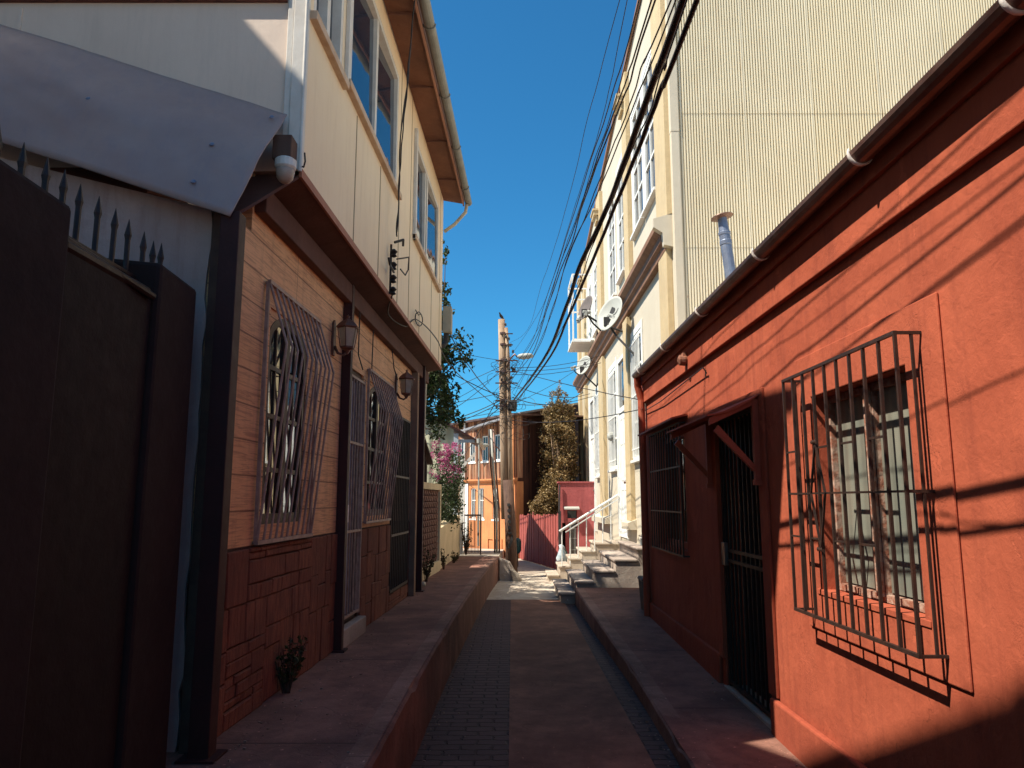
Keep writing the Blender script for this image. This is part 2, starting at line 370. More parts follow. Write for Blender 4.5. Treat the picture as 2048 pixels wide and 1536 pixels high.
    def build(s, name, mat, parent=None, smooth=False, bevel=0, fix=True):
        me = bpy.data.meshes.new(name); L = Vector((0, 0, 0))
        if parent is not None: L = parent.get('_l') and Vector(parent['_l']) or L
        me.from_pydata([v - L for v in s.v], [], s.f)
        for m in (mat if isinstance(mat, (list, tuple)) else [mat]): me.materials.append(m)
        me.polygons.foreach_set('material_index', s.mi)
        if fix:
            bm = bmesh.new(); bm.from_mesh(me); bmesh.ops.remove_doubles(bm, verts=bm.verts, dist=1e-5)
            bmesh.ops.recalc_face_normals(bm, faces=bm.faces); bm.to_mesh(me); bm.free()
        if smooth:
            for p in me.polygons: p.use_smooth = True
        o = bpy.data.objects.new(name, me); COL.objects.link(o)
        if parent is not None: o.parent = parent; o['_l'] = tuple(L)
        if bevel:
            b = o.modifiers.new('edge', 'BEVEL'); b.width = bevel; b.segments = 2; b.limit_method = 'ANGLE'; b.harden_normals = False
        return o
def tag(o, label, cat, group=None, kind=None):
    if label: o['label'] = label
    if cat: o['category'] = cat
    if group: o['group'] = group
    if kind: o['kind'] = kind
    return o
def thing(name, label, cat, loc=(0, 0, 0), group=None):
    o = bpy.data.objects.new(name, None); COL.objects.link(o); o.location = loc; o.empty_display_size = .1
    o['_l'] = tuple(loc); return tag(o, label, cat, group)
def struct(name, mb, mat, **k): return tag(mb.build(name, mat, **k), None, None, kind='structure')
def dup(src, d, label=None):
    c = src.copy(); COL.objects.link(c); c.location = src.location + Vector(d)
    if label: c['label'] = label
    for ch in list(src.children):
        k = ch.copy(); COL.objects.link(k); k.parent = c
        for g in list(ch.children):
            q = g.copy(); COL.objects.link(q); q.parent = k
    return c
def window(par, F, u0, u1, z0, z1, o, fw, mu, mz, mf, mp, d=.04, sill=0, name='window', mw=None, silm=None, label=None, pane=True):
    """o = how far out the frame front stands; mu/mz muntin positions (fractions)"""
    mw = mw or fw * .55
    m = MB(F).grid(u0, u1, z0, z1, o, d, [(u0 + fw, u1 - fw, z0 + fw, z1 - fw)])
    for f in mu:
        u = u0 + (u1 - u0) * f; m.box(u - mw / 2, u + mw / 2, o - d * .9, o - .004, z0 + fw + .001, z1 - fw - .001)
    for f in mz:
        z = z0 + (z1 - z0) * f; m.box(u0 + fw + .001, u1 - fw - .001, o - d * .85, o - .007, z - mw / 2, z + mw / 2)
    w = m.build(name, mf, par)
    if pane: MB(F).box(u0 + fw * .6, u1 - fw * .6, o - d * .65, o - d * .5, z0 + fw * .6, z1 - fw * .6).build('pane', mp, w)
    if sill: MB(F).box(u0 - .06, u1 + .06, o - .03, o + sill, z0 - .055, z0 - .004).build('sill', silm or mf, w, bevel=.004)
    if label: w['label'] = label
    return w

# ------------------------------------------------------------------ ground
kb = [(-.63, -6), (-.62, 1), (-.62, 3.5), (-.617, 4.8), (-.60, 6.2), (-.57, 7.8), (-.53, 9.3), (-.47, 11.3), (-.385, 13.5), (-.3, 15), (-.262, 15.75)]
m = MB()
for a, b in ((-400, 400),): m.box(-400, 400, -400, 400, -.5, -.06)
struct('ground', m, PALE)
def strip(L, Rr, z, name, mat, th=.06):
    m = MB(); n = len(L)
    for k in range(n - 1):
        (a, y0), (b, y1) = L[k], L[k + 1]; c, d = Rr[k][0], Rr[k + 1][0]
        m.hexa([(a, y0, z - th), (c, y0, z - th), (d, y1, z - th), (b, y1, z - th), (a, y0, z), (c, y0, z), (d, y1, z), (b, y1, z)])
    return struct(name, m, mat)
ys = [-6, 1, 3.5, 4.8, 6.2, 7.8, 9.3, 11.3, 12.6]
kx = lambda y: next((a[0] + (b[0] - a[0]) * (y - a[1]) / (b[1] - a[1]) for a, b in zip(kb, kb[1:]) if a[1] <= y <= b[1]), -.262)
strip([(kx(y) - .02, y) for y in ys], [(-.02, y) for y in ys], -.004, 'cobbled_gutter', MATS['left cobbles'])
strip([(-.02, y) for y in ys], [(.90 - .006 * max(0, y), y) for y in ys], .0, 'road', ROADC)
strip([(.90 - .006 * max(0, y), y) for y in ys], [(1.10, y) for y in ys], -.012, 'cobbled_gutter', MATS['right cobbles'])
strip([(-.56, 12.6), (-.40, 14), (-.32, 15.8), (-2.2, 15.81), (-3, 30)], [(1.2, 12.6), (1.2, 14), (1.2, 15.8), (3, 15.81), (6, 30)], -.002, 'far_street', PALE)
# raised left pavement
m = MB()
for (a, y0), (b, y1) in zip(kb, kb[1:]):
    m.hexa([(-2.2, y0, .30), (a - .03, y0, .30), (b - .03, y1, .30), (-2.2, y1, .30), (-2.2, y0, .45), (a - .03, y0, .45), (b - .03, y1, .45), (-2.2, y1, .45)])
struct('raised_pavement', m, SIDEW)
def kerb_run(name, path, zt, w, zb, mat, amp, side=1, step=.09):
    # kerb whose upper arris is worn and chipped
    m = MB(); rows = []; y = path[0][1]
    xs = lambda y: next((a[0] + (b[0] - a[0]) * (y - a[1]) / (b[1] - a[1]) for a, b in zip(path, path[1:]) if a[1] <= y <= b[1] + 1e-6), path[-1][0])
    while y < path[-1][1] + 1e-6:
        x = xs(y); n1 = mnoise.noise(Vector((y * 5, 1, 0))); n2 = mnoise.noise(Vector((y * 17, 5, 0))); ch = max(0, mnoise.noise(Vector((y * 2.1, 9, 0))) - .28) * 2.2
        e = amp * (n1 * .7 + n2 * .5) ; c = .014 + ch * amp * 3 + abs(n2) * amp
        zz = zt(y) if callable(zt) else zt
        rows.append([m.pt((x - side * w, y, zb)), m.pt((x + e, y, zb)), m.pt((x + e * .6, y, zz - c)), m.pt((x - side * c + e * .4, y, zz - abs(n1) * amp * .3)), m.pt((x - side * w, y, zz))])
        y += step if y > 2 else step * 2
    for a, b in zip(rows, rows[1:]):
        for k in range(5): m.face((a[k], a[(k + 1) % 5], b[(k + 1) % 5], b[k]))
    m.face(rows[0]); m.face(rows[-1])
    return struct(name, m, mat)
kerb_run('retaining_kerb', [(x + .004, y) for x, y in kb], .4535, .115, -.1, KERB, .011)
m = MB()
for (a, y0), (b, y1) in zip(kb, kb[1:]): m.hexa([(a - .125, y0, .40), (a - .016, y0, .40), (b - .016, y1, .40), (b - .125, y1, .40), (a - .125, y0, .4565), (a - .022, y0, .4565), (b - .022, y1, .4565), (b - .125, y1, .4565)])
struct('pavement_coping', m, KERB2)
m = MB(); m.box(-2.2, -.272, 15.76, 15.86, -.1, .449); struct('retaining_wall', m, KERB)
m = MB(); m.hexa([(-3.2, 15.86, 0), (-.28, 15.86, 0), (-.2, 26, 0), (-6, 26, 0), (-3.2, 15.86, .448), (-.28, 15.86, .448), (-.2, 26, .05), (-6, 26, .05)])
struct('upper_lane', m, PALE)
# right pavement
m = MB()
rk = [(1.05, -6), (1.045, 3), (1.04, 4.6), (1.05, 6), (1.055, 7), (1.02, 9.5), (.995, 12.1)]
rz = lambda y: .10 + max(0, y - 5) * .02
for (a, y0), (b, y1) in zip(rk, rk[1:]):
    m.hexa([(a, y0, -.1), (2.4, y0, -.1), (2.4, y1, -.1), (b, y1, -.1), (a, y0, rz(y0)), (2.4, y0, rz(y0)), (2.4, y1, rz(y1)), (b, y1, rz(y1))])
struct('right_pavement', m, SIDEW)
kerb_run('low_kerb', [(x - .012, y) for x, y in rk], lambda y: rz(y) + .003, .13, -.1, KERB2, .010, side=-1)

m = MB()
def bit(x, y, z, s):
    a = rr(0, 6.28); p = [(x + math.cos(a + k * 1.57) * s * rr(.5, 1.1), y + math.sin(a + k * 1.57) * s * rr(.5, 1.1), z) for k in range(4)]
    m.prism(p, (0, 0, s * rr(.15, .6)))
for k in range(520):
    y = rr(2.6, 12) if k % 3 else rr(2.6, 6); w = k % 5
    if w == 0: bit(kx(y) + abs(random.gauss(0, .05)) + .02, y, -.003, rr(.004, .013))
    elif w == 1: bit(1.72 - abs(random.gauss(0, .08)) - .06, y, rz(y) + .001, rr(.004, .012))
    elif w == 2: bit(.98 + random.gauss(0, .05), y, -.011, rr(.004, .013))
    elif w == 3: bit(-1.36 + .02 * (y - 4) + abs(random.gauss(0, .07)) + .03, y, .451, rr(.004, .012))
    else: bit(rr(-1.2, .85), y, .457 if (0) else .0005, rr(.003, .008)) if R() < .5 else bit(rr(-1.2, -.75), y, .451, rr(.003, .009))
tag(m.build('scattered_grit', M('pale grit', (.42, .30, .22), (.16, .09, .06), 30, .4, .6)), 'scattered grit, gravel and dry scraps along the kerbs and wall feet', 'grit', kind='stuff')
# ------------------------------------------------------------------ left house
LH = thing('stone_base_house', 'cream upper storey over orange siding and brown stone base, left side of the alley', 'house', (-1.4, 7, .45))
gh = [(3.0, 4.0, 3.08, 3.5), (4.36, 5.1, 1.46, 2.74), (6.08, 6.78, .6, 2.72), (6.98, 7.9, 1.45, 2.72), (8.15, 9.25, .62, 2.56)]
MB(FL).grid(3.70, 10.4, 1.35, 3.42, 0, .2, gh).build('siding_wall', MATS['siding'], LH)
MB(FL).grid(3.70, 10.4, .44, 1.35, -.001, .2, gh).build('base_wall', MORT, LH)
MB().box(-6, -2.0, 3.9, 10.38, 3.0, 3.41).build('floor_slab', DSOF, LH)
# ledgestone slabs
def split(r, out, d=0):
    u0, u1, z0, z1 = r; w, h = u1 - u0, z1 - z0
    if (w < .30 and h < .38) or (d > 3 and R() < .25 and w < .5 and h < .2): out.append(r); return
    if (w > h * .7) != (R() < .2): c = u0 + w * rr(.28, .72); split((u0, c, z0, z1), out, d + 1); split((c, u1, z0, z1), out, d + 1)
    else: c = z0 + h * rr(.28, .72); split((u0, u1, z0, c), out, d + 1); split((u0, u1, c, z1), out, d + 1)
for reg in ((3.67, 6.03, .45, 1.34), (6.83, 8.12, .45, 1.34), (8.14, 9.3, .45, .6), (9.34, 9.8, .45, 1.34)):
    m = MB(FL); cells = []; split(reg, cells)
    for u0, u1, z0, z1 in cells:
        g = rr(.0008, .0042); o = rr(.010, .019); j = lambda: rr(-.004, .004); t = .006
        a, b, c, d = u0 + g, u1 - g, z0 + g, z1 - g
        co = [(a + j(), c + j()), (b + j(), c + j()), (b + j(), d + j()), (a + j(), d + j())]
        tt = [rr(-.003, .003) for _ in range(4)]
        inn = [(p[0] + t * (1 if k in (0, 3) else -1), p[1] + t * (1 if k < 2 else -1)) for k, p in enumerate(co)]
        i0 = [m.pt((p[0], .0, p[1])) for p in co]; i1 = [m.pt((p[0], o - .006 + tt[k], p[1])) for k, p in enumerate(co)]
        i2 = [m.pt((p[0], o + tt[k], p[1])) for k, p in enumerate(inn)]
        for k in range(4):
            q = (k + 1) % 4; m.face((i0[k], i0[q], i1[q], i1[k])); m.face((i1[k], i1[q], i2[q], i2[k]))
        m.face(i2)
    m.build('stone_cladding', STONE, LH)
# upper storey
uh = [(4.12, 4.78, 4.47, 6.0), (4.93, 6.84, 4.52, 5.72), (7.86, 9.9, 4.46, 5.62)]
MB(FU).grid(4.0, 10.4, 3.43, 5.95, 0, .15, uh).build('upper_wall', CREAM, LH)
for u in (5.24, 6.1, 6.98, 7.62, 8.35, 9.3, 10.1):
    top = 5.93 if not any(h[0] - .02 < u < h[1] + .02 for h in uh) else [h[2] for h in uh if h[0] - .02 < u < h[1] + .02][0] - .08
    MB(FU).box(u - .007, u + .007, .0, .004, 3.45, top).build('panel_joint', M('tan joint strip', (.42, .31, .2), None, 9), LH)  # thin tan strip along each panel joint
m = MB(FU); m.box(4.0, 10.4, -.004, .012, 3.40, 3.45); m.build('drip_edge', M('pinkish drip edge', (.45, .2, .13), None, 9), LH)
MB().box(-6, -1.201, 3.99, 4.14, 3.43, 5.95).build('end_wall', ENDW, LH)
for x in (-2.86, -3.9): MB().box(x - .010, x + .010, 3.98, 3.9895, 3.6, 4.43).build('cover_strip', ENDW, LH)
m = MB(); m.box(-1.262, -1.195, 3.965, 4.06, 3.43, 6.2); m.box(-1.30, -1.263, 3.974, 3.989, 3.55, 6.2); m.tube([(-1.19, 3.972, 3.42), (-1.19, 3.972, 6.2)], .012, 8)
m.build('corner_trim', TRIM, LH, bevel=.004)
MB().box(-6, -1.31, 3.962, 3.9895, 4.47, 4.55).build('fascia_board', M('brown fascia', (.2, .08, .06), None, 6), LH)
# underside of the jetty, two levels
m = MB()
m.hexa([(-1.44, 4.02, 3.36), (-1.2, 4.02, 3.405), (-1.005, 10.37, 3.405), (-1.235, 10.37, 3.36), (-1.44, 4.02, 3.42), (-1.2, 4.02, 3.425), (-1.005, 10.37, 3.425), (-1.235, 10.37, 3.42)])
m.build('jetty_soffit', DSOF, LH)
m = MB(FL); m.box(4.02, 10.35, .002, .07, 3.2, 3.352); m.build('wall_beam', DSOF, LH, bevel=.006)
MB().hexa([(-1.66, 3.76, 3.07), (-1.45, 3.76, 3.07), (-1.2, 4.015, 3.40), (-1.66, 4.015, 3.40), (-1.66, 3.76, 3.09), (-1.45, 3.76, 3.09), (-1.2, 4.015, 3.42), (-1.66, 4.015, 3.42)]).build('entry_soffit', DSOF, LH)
# upper windows
for k, (h, mu, mz) in enumerate(((uh[0], (.5,), ()), (uh[1], (.5,), ()), (uh[2], (.42, .5), ()))):
    w = window(LH, FU, h[0], h[1], h[2], h[3], -.002, .055, mu, mz, TRIM, GLB, d=.09, sill=0, mw=.07, pane=False)
    cuts = [h[0] + .04] + [h[0] + (h[1] - h[0]) * mu[0]] + [h[1] - .04]
    for a, b in zip(cuts, cuts[1:]):
        e = .055 * (b - a); lo = -.082
        MB(FU).hexa([(a, lo, h[2] + .03), (b, lo + e, h[2] + .03), (b, lo + e + .005, h[2] + .03), (a, lo + .005, h[2] + .03), (a, lo - .012, h[3] - .03), (b, lo + e - .012, h[3] - .03), (b, lo + e - .007, h[3] - .03), (a, lo - .007, h[3] - .03)]).build('pane', GLB, w)
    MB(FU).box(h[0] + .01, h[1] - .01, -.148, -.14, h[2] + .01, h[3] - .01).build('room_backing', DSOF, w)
    MB(FU).box(h[0] - .07, h[1] + .05, -.02, .045, h[2] - .06, h[2] - .002).build('sill', M('warm sill board', (.66, .50, .36), (.5, .33, .22), 6), w, bevel=.005)
m = MB(FU); m.box(4.84, 4.925, .001, .03, 4.47, 5.78)
MB(FU).box(7.79, 7.86, .001, .035, 4.40, 5.68).build('window_casing', TRIM, LH, bevel=.004)
m.build('window_casing', TRIM, LH, bevel=.004)
# eave, soffit, gutter, roof
m = MB(); m.hexa([(-1.19, 3.7, 5.93), (-.915, 3.7, 5.88), (-.72, 10.44, 5.88), (-1.0, 10.44, 5.93), (-1.19, 3.7, 5.97), (-.915, 3.7, 5.92), (-.72, 10.44, 5.92), (-1.0, 10.44, 5.97)])
m.build('eave_soffit', SOFF, LH)
for y in (4.9, 6.1, 7.3, 8.5, 9.6): MB().box(-1.17 + .03 * (y - 4), -.92 + .029 * (y - 4), y - .005, y + .005, 5.872, 5.9).build('soffit_joint', DSOF, LH)
m = MB(); m.hexa([(-.912, 3.7, 5.85), (-.895, 3.7, 5.85), (-.70, 10.46, 5.85), (-.717, 10.46, 5.85), (-.912, 3.7, 6.0), (-.895, 3.7, 6.0), (-.70, 10.46, 6.0), (-.717, 10.46, 6.0)])
m.build('eave_fascia', M('pink fascia', (.42, .2, .13), None, 6), LH)
def gutter(p, q, r, mat, par, name='gutter', seg=7, F=FW, th=.004, jr=True):
    p = Vector(p); q = Vector(q); m = MB(F)
    d = (q - p).normalized(); side = Vector((d.y, -d.x, 0)).normalized()
    N = 9; rings = []
    for c in (p, q):
        ring = []
        for k in range(N):
            a = math.pi * k / (N - 1); ring.append(tuple(c + side * math.cos(a) * r - Vector((0, 0, 1)) * math.sin(a) * r))
        for k in reversed(range(N)):
            a = math.pi * k / (N - 1); ring.append(tuple(c + side * math.cos(a) * (r - th) - Vector((0, 0, 1)) * math.sin(a) * (r - th)))
        rings.append([m.pt(t) for t in ring])
    n = 2 * N; a, b = rings
    for k in range(n): m.face((a[k], a[(k + 1) % n], b[(k + 1) % n], b[k]))
    for ring, c in ((a, p), (b, q)): m.face(ring)
    return m.build(name, mat, par)
gutter((-.835, 3.6, 5.92), (-.64, 10.5, 5.92), .052, GREYG, LH)
for y in (3.9, 5.1, 6.3, 7.5, 8.7, 9.9):
    x = -.835 + .0283 * (y - 3.6)
    MB().tube([(x + math.cos(a) * .058, y, 5.92 - math.sin(a) * .058) for a in [math.pi * k / 8 for k in range(9)]], .006, 6).build('gutter_bracket', GREYG, LH)
m = MB(); m.hexa([(-.66, 3.65, 5.99), (-.60, 3.65, 5.96), (-.49, 10.5, 5.96), (-6.2, 10.5, 7.4), (-.66, 3.65, 6.03), (-.60, 3.65, 6.0), (-.49, 10.5, 6.0), (-6.2, 10.5, 7.44)])
m = MB(); m.hexa([(-6.2, 3.65, 7.38), (-.86, 3.65, 6.0), (-.66, 10.5, 6.0), (-6.2, 10.5, 7.38), (-6.2, 3.65, 7.42), (-.86, 3.65, 6.04), (-.66, 10.5, 6.04), (-6.2, 10.5, 7.42)])
m.build('roof', ROOFM, LH)
MB().box(-6, -1.02, 10.25, 10.39, 3.43, 5.95).build('rear_wall', CREAM, LH)
MB().box(-6, -1.3, 10.2, 10.38, .4, 3.41).build('rear_wall', CREAM, LH)
MB().tube([(-.66, 10.42, 5.87), (-.68, 10.46, 5.76), (-.84, 10.52, 5.60), (-.99, 10.5, 5.48)], .026, 8).build('downpipe', M('cream pipe', (.62, .56, .42), (.45, .36, .26), 6, rough=.4), LH, smooth=True)
PIPEC = MATS['cream pipe']
MB().tube([(-1.2, 10.46, 3.42), (-1.235, 10.46, 3.2), (-1.30, 10.46, .55), (-1.27, 10.46, .48), (-1.18, 10.40, .475)], .036, 10).build('downpipe', PIPEC, LH, smooth=True)
# ground floor windows with arched wooden casements
def arched(u0, u1, z0, z1):
    o = -.022; uc = (u0 + u1) / 2; ra = (u1 - u0) / 2; zs = z1 - ra * .55
    N = 12; arc = [(uc + ra * math.cos(a), zs + (z1 - zs) * math.sin(a)) for a in [math.pi * k / N for k in range(N + 1)]]
    m = MB(FL)
    for k in range(N):      # spandrel above the arch
        (a, za), (b, zb) = arc[k], arc[k + 1]
        m.prism([(a, -.012, za), (a, -.012, z1 + .02), (b, -.012, z1 + .02), (b, -.012, zb)], (0, -.1, 0))
    m.build('spandrel', MATS['siding'], LH)
    m = MB(FL)
    def ring(ou, iu, oo, d):   # arched outer frame
        for k in range(N):
            P = []
            for (s1, f) in ((k, ou), (k + 1, ou), (k + 1, iu), (k, iu)):
                a = math.pi * s1 / N; P.append((uc + (ra - f) * math.cos(a), oo, zs + (z1 - zs - f) * math.sin(a)))
            m.prism(P, (0, -d, 0))
    ring(0, .05, o + .014, .06)
    m.box(u0, u0 + .05, o - .04, o + .014, z0, zs); m.box(u1 - .05, u1, o - .04, o + .014, z0, zs); m.box(u0 + .051, u1 - .051, o - .04, o + .012, z0, z0 + .06)
    m.box(uc - .035, uc + .035, o - .035, o + .012, z0 + .061, z1 - .052)
    for f in (.25, .5, .73): 
        z = z0 + (z1 - z0) * f; m.box(u0 + .051, uc - .036, o - .03, o + .003, z - .014, z + .014); m.box(uc + .036, u1 - .051, o - .03, o + .003, z - .014, z + .014)
    for c in ((u0 + uc) / 2 + .008, (u1 + uc) / 2 - .008): m.box(c - .01, c + .01, o - .028, o + .0, z0 + .061, z1 - .10)
    w = m.build('window', DWOOD, LH)
    MB(FL).box(u0 + .03, u1 - .03, o - .016, o - .009, z0 + .03, z1).build('pane', GLD, w)
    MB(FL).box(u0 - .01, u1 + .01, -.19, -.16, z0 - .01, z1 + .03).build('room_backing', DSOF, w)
    return w
def bulge_grille(u0, u1, z0, z1, n, par):
    m = MB(FL); P = lambda u: [(u, .03, z1), (u, .145, z1 - .37), (u, .14, z1 - .42), (u, .03, z0)]
    for k in range(n): m.tube(P(u0 + (u1 - u0) * k / (n - 1)), .0075, 6)
    for z in (z0, z1): m.bar((u0 - .012, .03, z), (u1 + .012, .03, z), .022)
    for u in (u0, u1): m.bar((u, .022, z0), (u, .022, z1), .02)
    for u in (u0 + .02, u1 - .02):
        for z in (z0, z1): m.bar((u, -.02, z), (u, .03, z), .016)
    return m.build('window_grille', GRILLW, par)
w1 = arched(4.36, 5.1, 1.46, 2.74); bulge_grille(4.24, 5.24, 1.365, 2.86, 11, w1)
w2 = arched(6.98, 7.9, 1.45, 2.72); bulge_grille(6.88, 8.0, 1.40, 2.80, 11, w2)
# grille door in front of a blue grey door
D = MB(FL).grid(6.08, 6.78, .6, 2.72, -.02, .12, [(6.13, 6.73, .64, 2.66)]).build('door_frame', STEEL, LH)
d = MB(FL).box(6.14, 6.72, -.10, -.06, .62, 2.65).build('door', DOORB, LH)
m = MB(FL); m.grid(6.2, 6.4, .8, 1.5, -.052, .008, [(6.22, 6.38, .82, 1.48)]); m.grid(6.46, 6.66, .8, 1.5, -.052, .008, [(6.48, 6.64, .82, 1.48)]); m.grid(6.2, 6.66, 1.6, 2.5, -.052, .008, [(6.23, 6.63, 1.63, 2.47)])
m.build('panel_moulding', DOORB, d)
m = MB(FL)
for k in range(7): m.bar((6.15 + k * .095, .02, .66), (6.15 + k * .095, .02, 2.64), .013)
for z in (.66, 1.34, 2.08, 2.64): m.bar((6.14, .02, z), (6.72, .02, z), .02)
for u in (6.14, 6.72): m.bar((u, .02, .64), (u, .02, 2.66), .026)
g = m.build('security_door', GRILLW, LH); MB(FL).box(6.13, 6.19, .03, .05, 1.42, 1.56).build('lock_plate', CLIP, g, bevel=.003)
MB(FL).box(6.0, 6.85, -.18, .07, .45, .595).build('door_step', STAIRC, LH, bevel=.01)
# dark barred opening at the far end
m = MB(FL)
for k in range(11): m.bar((8.17 + k * .105, .01, .63), (8.17 + k * .105, .01, 2.54), .016)
for z in (.64, 1.22, 1.86, 2.54): m.bar((8.16, .01, z), (9.24, .01, z), .024)
m.build('barred_gate', BLKI, LH)
MB(FL).box(8.14, 9.26, -.19, -.17, .6, 2.58).build('gate_backing', GATE, LH)
MB(FL).box(9.35, 9.47, .0, .08, .45, 3.2).build('timber_post', M('pale post wood', (.30, .18, .11), (.2, .11, .07), 6), LH, bevel=.006)
# conduit wires hanging down the siding
for P in ([(6.3, .06, 3.2), (6.38, .04, 3.0), (6.42, .03, 2.85), (6.6, .03, 2.75)], [(6.98, .03, 3.2), (7.0, .02, 2.81)], [(7.9, .03, 3.2), (7.93, .05, 3.0), (8.1, .06, 2.9)]):
    MB(FL).tube(P, .006, 5).build('surface_wire', CABLE, LH)

# columns
for (x, y, w, top, lab) in ((-1.40, 3.6, .095, 3.02, 'dark maroon steel column under the corner of the sheet metal awning'),
                            (-1.345, 6.02, .075, 3.36, 'dark maroon steel column beside the grille door and the lantern'),
                            (-1.19, 9.85, .075, 3.36, 'dark maroon steel column at the far end of the stone based house')):
    t = thing('steel_column', lab, 'column', (x, y, .45))
    MB().box(x - w / 2, x + w / 2, y - w / 2, y + w / 2, .45, top).build('shaft', STEEL, t, bevel=.004)
    MB().box(x - w * .9, x + w * .9, y - w * .9, y + w * .9, .451, .462).build('base_plate', STEEL, t)

# ------------------------------------------------------------------ yard: plaster wall, sheet awning, gate wall
t = thing('yard_wall', 'blue white plastered end wall seen above the spiked gate wall', 'wall', (-2.6, 3.75, 0))
m = MB(); N = 26; pts = []
for k in range(N + 1):
    z = .0 + 3.08 * k / N; x = -1.548 + .03 * mnoise.noise(Vector((z * 4, 0, 0))) + .02 * mnoise.noise(Vector((z * 15, 3, 0))); pts.append((x, 3.68, z))
m.prism([(-5.2, 3.68, 0)] + pts + [(-5.2, 3.68, 4.0)], (0, .2, 0)); m.build('plaster_face', PLAS, t)
m = MB(); m.box(-1.53, -1.485, 3.655, 3.74, .45, 3.1); m.build('edge_board', M('greenish edge board', (.12, .065, .045), (.07, .035, .03), 8), t, bevel=.003)
MB().box(-1.478, -1.455, 3.65, 3.70, .45, 3.1).build('edge_board', STEEL, t)

t = thing('sheet_metal_awning', 'blue grey sheet metal apron roof hanging from the end wall of the cream upper storey', 'awning', (-2.2, 3.9, 3.4))
m = MB(); NU, NV = 90, 22
A0 = Vector((-4.6, 3.94, 4.86)); A1 = Vector((-1.262, 3.92, 3.735)); B0 = Vector((-4.6, 3.57, 4.07)); B1 = Vector((-1.392, 3.53, 2.985))
idx = {}
for i in range(NU + 1):
    for j in range(NV + 1):
        u, v = i / NU, j / NV; p = A0.lerp(A1, u).lerp(B0.lerp(B1, u), v)
        bow = math.sin(math.pi * v) * .03; p += Vector((.02 * math.sin(math.pi * v) , -bow + .022 * mnoise.noise(Vector((u * 7, v * 3, 0))) + .007 * mnoise.noise(Vector((u * 22, v * 8, 4))), .03 * math.sin(math.pi * v)))
        idx[i, j, 0] = m.pt(p); idx[i, j, 1] = m.pt(p + Vector((0, .006, -.002)))
for k in (0, 1):
    for i in range(NU):
        for j in range(NV): q = (idx[i, j, k], idx[i + 1, j, k], idx[i + 1, j + 1, k], idx[i, j + 1, k]); m.face(q if k == 0 else q[::-1])
for i in range(NU):
    for j in (0, NV): m.face((idx[i, j, 0], idx[i, j, 1], idx[i + 1, j, 1], idx[i + 1, j, 0]))
for j in range(NV):
    for i in (0, NU): m.face((idx[i, j, 0], idx[i, j + 1, 0], idx[i, j + 1, 1], idx[i, j, 1]))
m.build('sheet', SHEET, t, smooth=True)
for (u, v) in ((.93, .55), (.93, .86), (.72, .5), (.6, .8), (.5, .45), (.985, .1)):
    p = A0.lerp(A1, u).lerp(B0.lerp(B1, u), v) + Vector((0, -.012 - math.sin(math.pi * v) * .03, .03 * math.sin(math.pi * v)))
    MB().lathe(p, [(.014, 0), (.012, .004), (.005, .007)], 10, Vector((0, -1, .5))).build('screw_head', ZINC, t)

t = thing('spiked_gate_wall', 'dark yard gate wall at far left topped with iron spikes', 'wall', (-1.5, 2.5, .45))
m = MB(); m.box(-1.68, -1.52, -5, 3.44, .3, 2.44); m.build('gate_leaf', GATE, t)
m = MB()
def rough_pillar(y0, y1, z1, x0=-1.74, x1=-1.49):
    m.hexa([(x0, y0, .3), (x1, y0, .3), (x1, y1, .3), (x0, y1, .3), (x0, y0, z1 + .02), (x1, y0 + .02, z1), (x1, y1 - .01, z1 - .015), (x0, y1, z1)])
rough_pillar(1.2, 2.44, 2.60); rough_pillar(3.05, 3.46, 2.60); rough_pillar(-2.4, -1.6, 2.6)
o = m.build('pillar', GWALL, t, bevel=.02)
m = MB(); m.tube([(-1.53, 2.45, 2.46), (-1.53, 3.04, 2.46)], .022, 8); m.tube([(-1.6, -5, 2.52), (-1.6, 3.3, 2.53)], .014, 6); m.tube([(-1.56, 2.45, 2.50), (-1.5, 3.04, 2.44)], .016, 8)
m.build('top_rail', BLKI, t)
for k, (y, zt) in enumerate(((2.07, 2.76), (2.19, 2.76), (2.31, 2.76), (2.43, 2.77), (2.535, 2.77), (2.63, 2.76), (2.76, 2.765), (2.88, 2.765), (3.0, 2.76), (3.12, 2.755), (3.215, 2.745), (3.28, 2.76), (1.95, 2.76), (1.83, 2.76))):
    m = MB(); ln = rr(-.008, .008); x = -1.6
    m.tube([(x, y, 2.3), (x, y + ln, zt - .09), (x, y + ln, zt - .07), (x, y + ln, zt)], [.010, .0105, .0145, .001], 6)
    m.build('spike', BLKI, t)

# ------------------------------------------------------------------ red house
RH = thing('red_stucco_house', 'single storey red stucco house with a zinc gutter along the right side', 'house', (1.9, 4, .1))
rh = [(3.21, 4.25, 1.11, 2.18), (5.22, 6.3, .13, 2.28), (7.5, 9.0, 1.10, 2.32)]
MB(FR).grid(-5, 9.62, -.05, 3.2, 0, .3, rh).build('wall', RED, RH)
MB().box(1.721, 6, 9.40, 9.60, 0, 3.15).build('rear_wall', RED, RH)
m = MB(FR); m.box(-5, 9.64, .001, .04, 2.83, 3.19); m.build('frieze', RED, RH, bevel=.006)
m = MB(FR); m.box(-5, 5.14, .001, .045, -.05, .33); m.box(6.4, 9.6, .001, .035, .05, .36); m.build('plinth', RED, RH, bevel=.012)
m = MB(FR); m.grid(2.93, 4.46, .89, 2.43, .014, .013, [(3.21, 4.25, 1.11, 2.18)]); m.build('window_surround', RED, RH, bevel=.006)
m = MB(FR); m.grid(5.06, 6.44, .34, 2.36, .02, .019, [(5.22, 6.3, .13, 2.28)]); m.build('door_surround', RED, RH, bevel=.004)
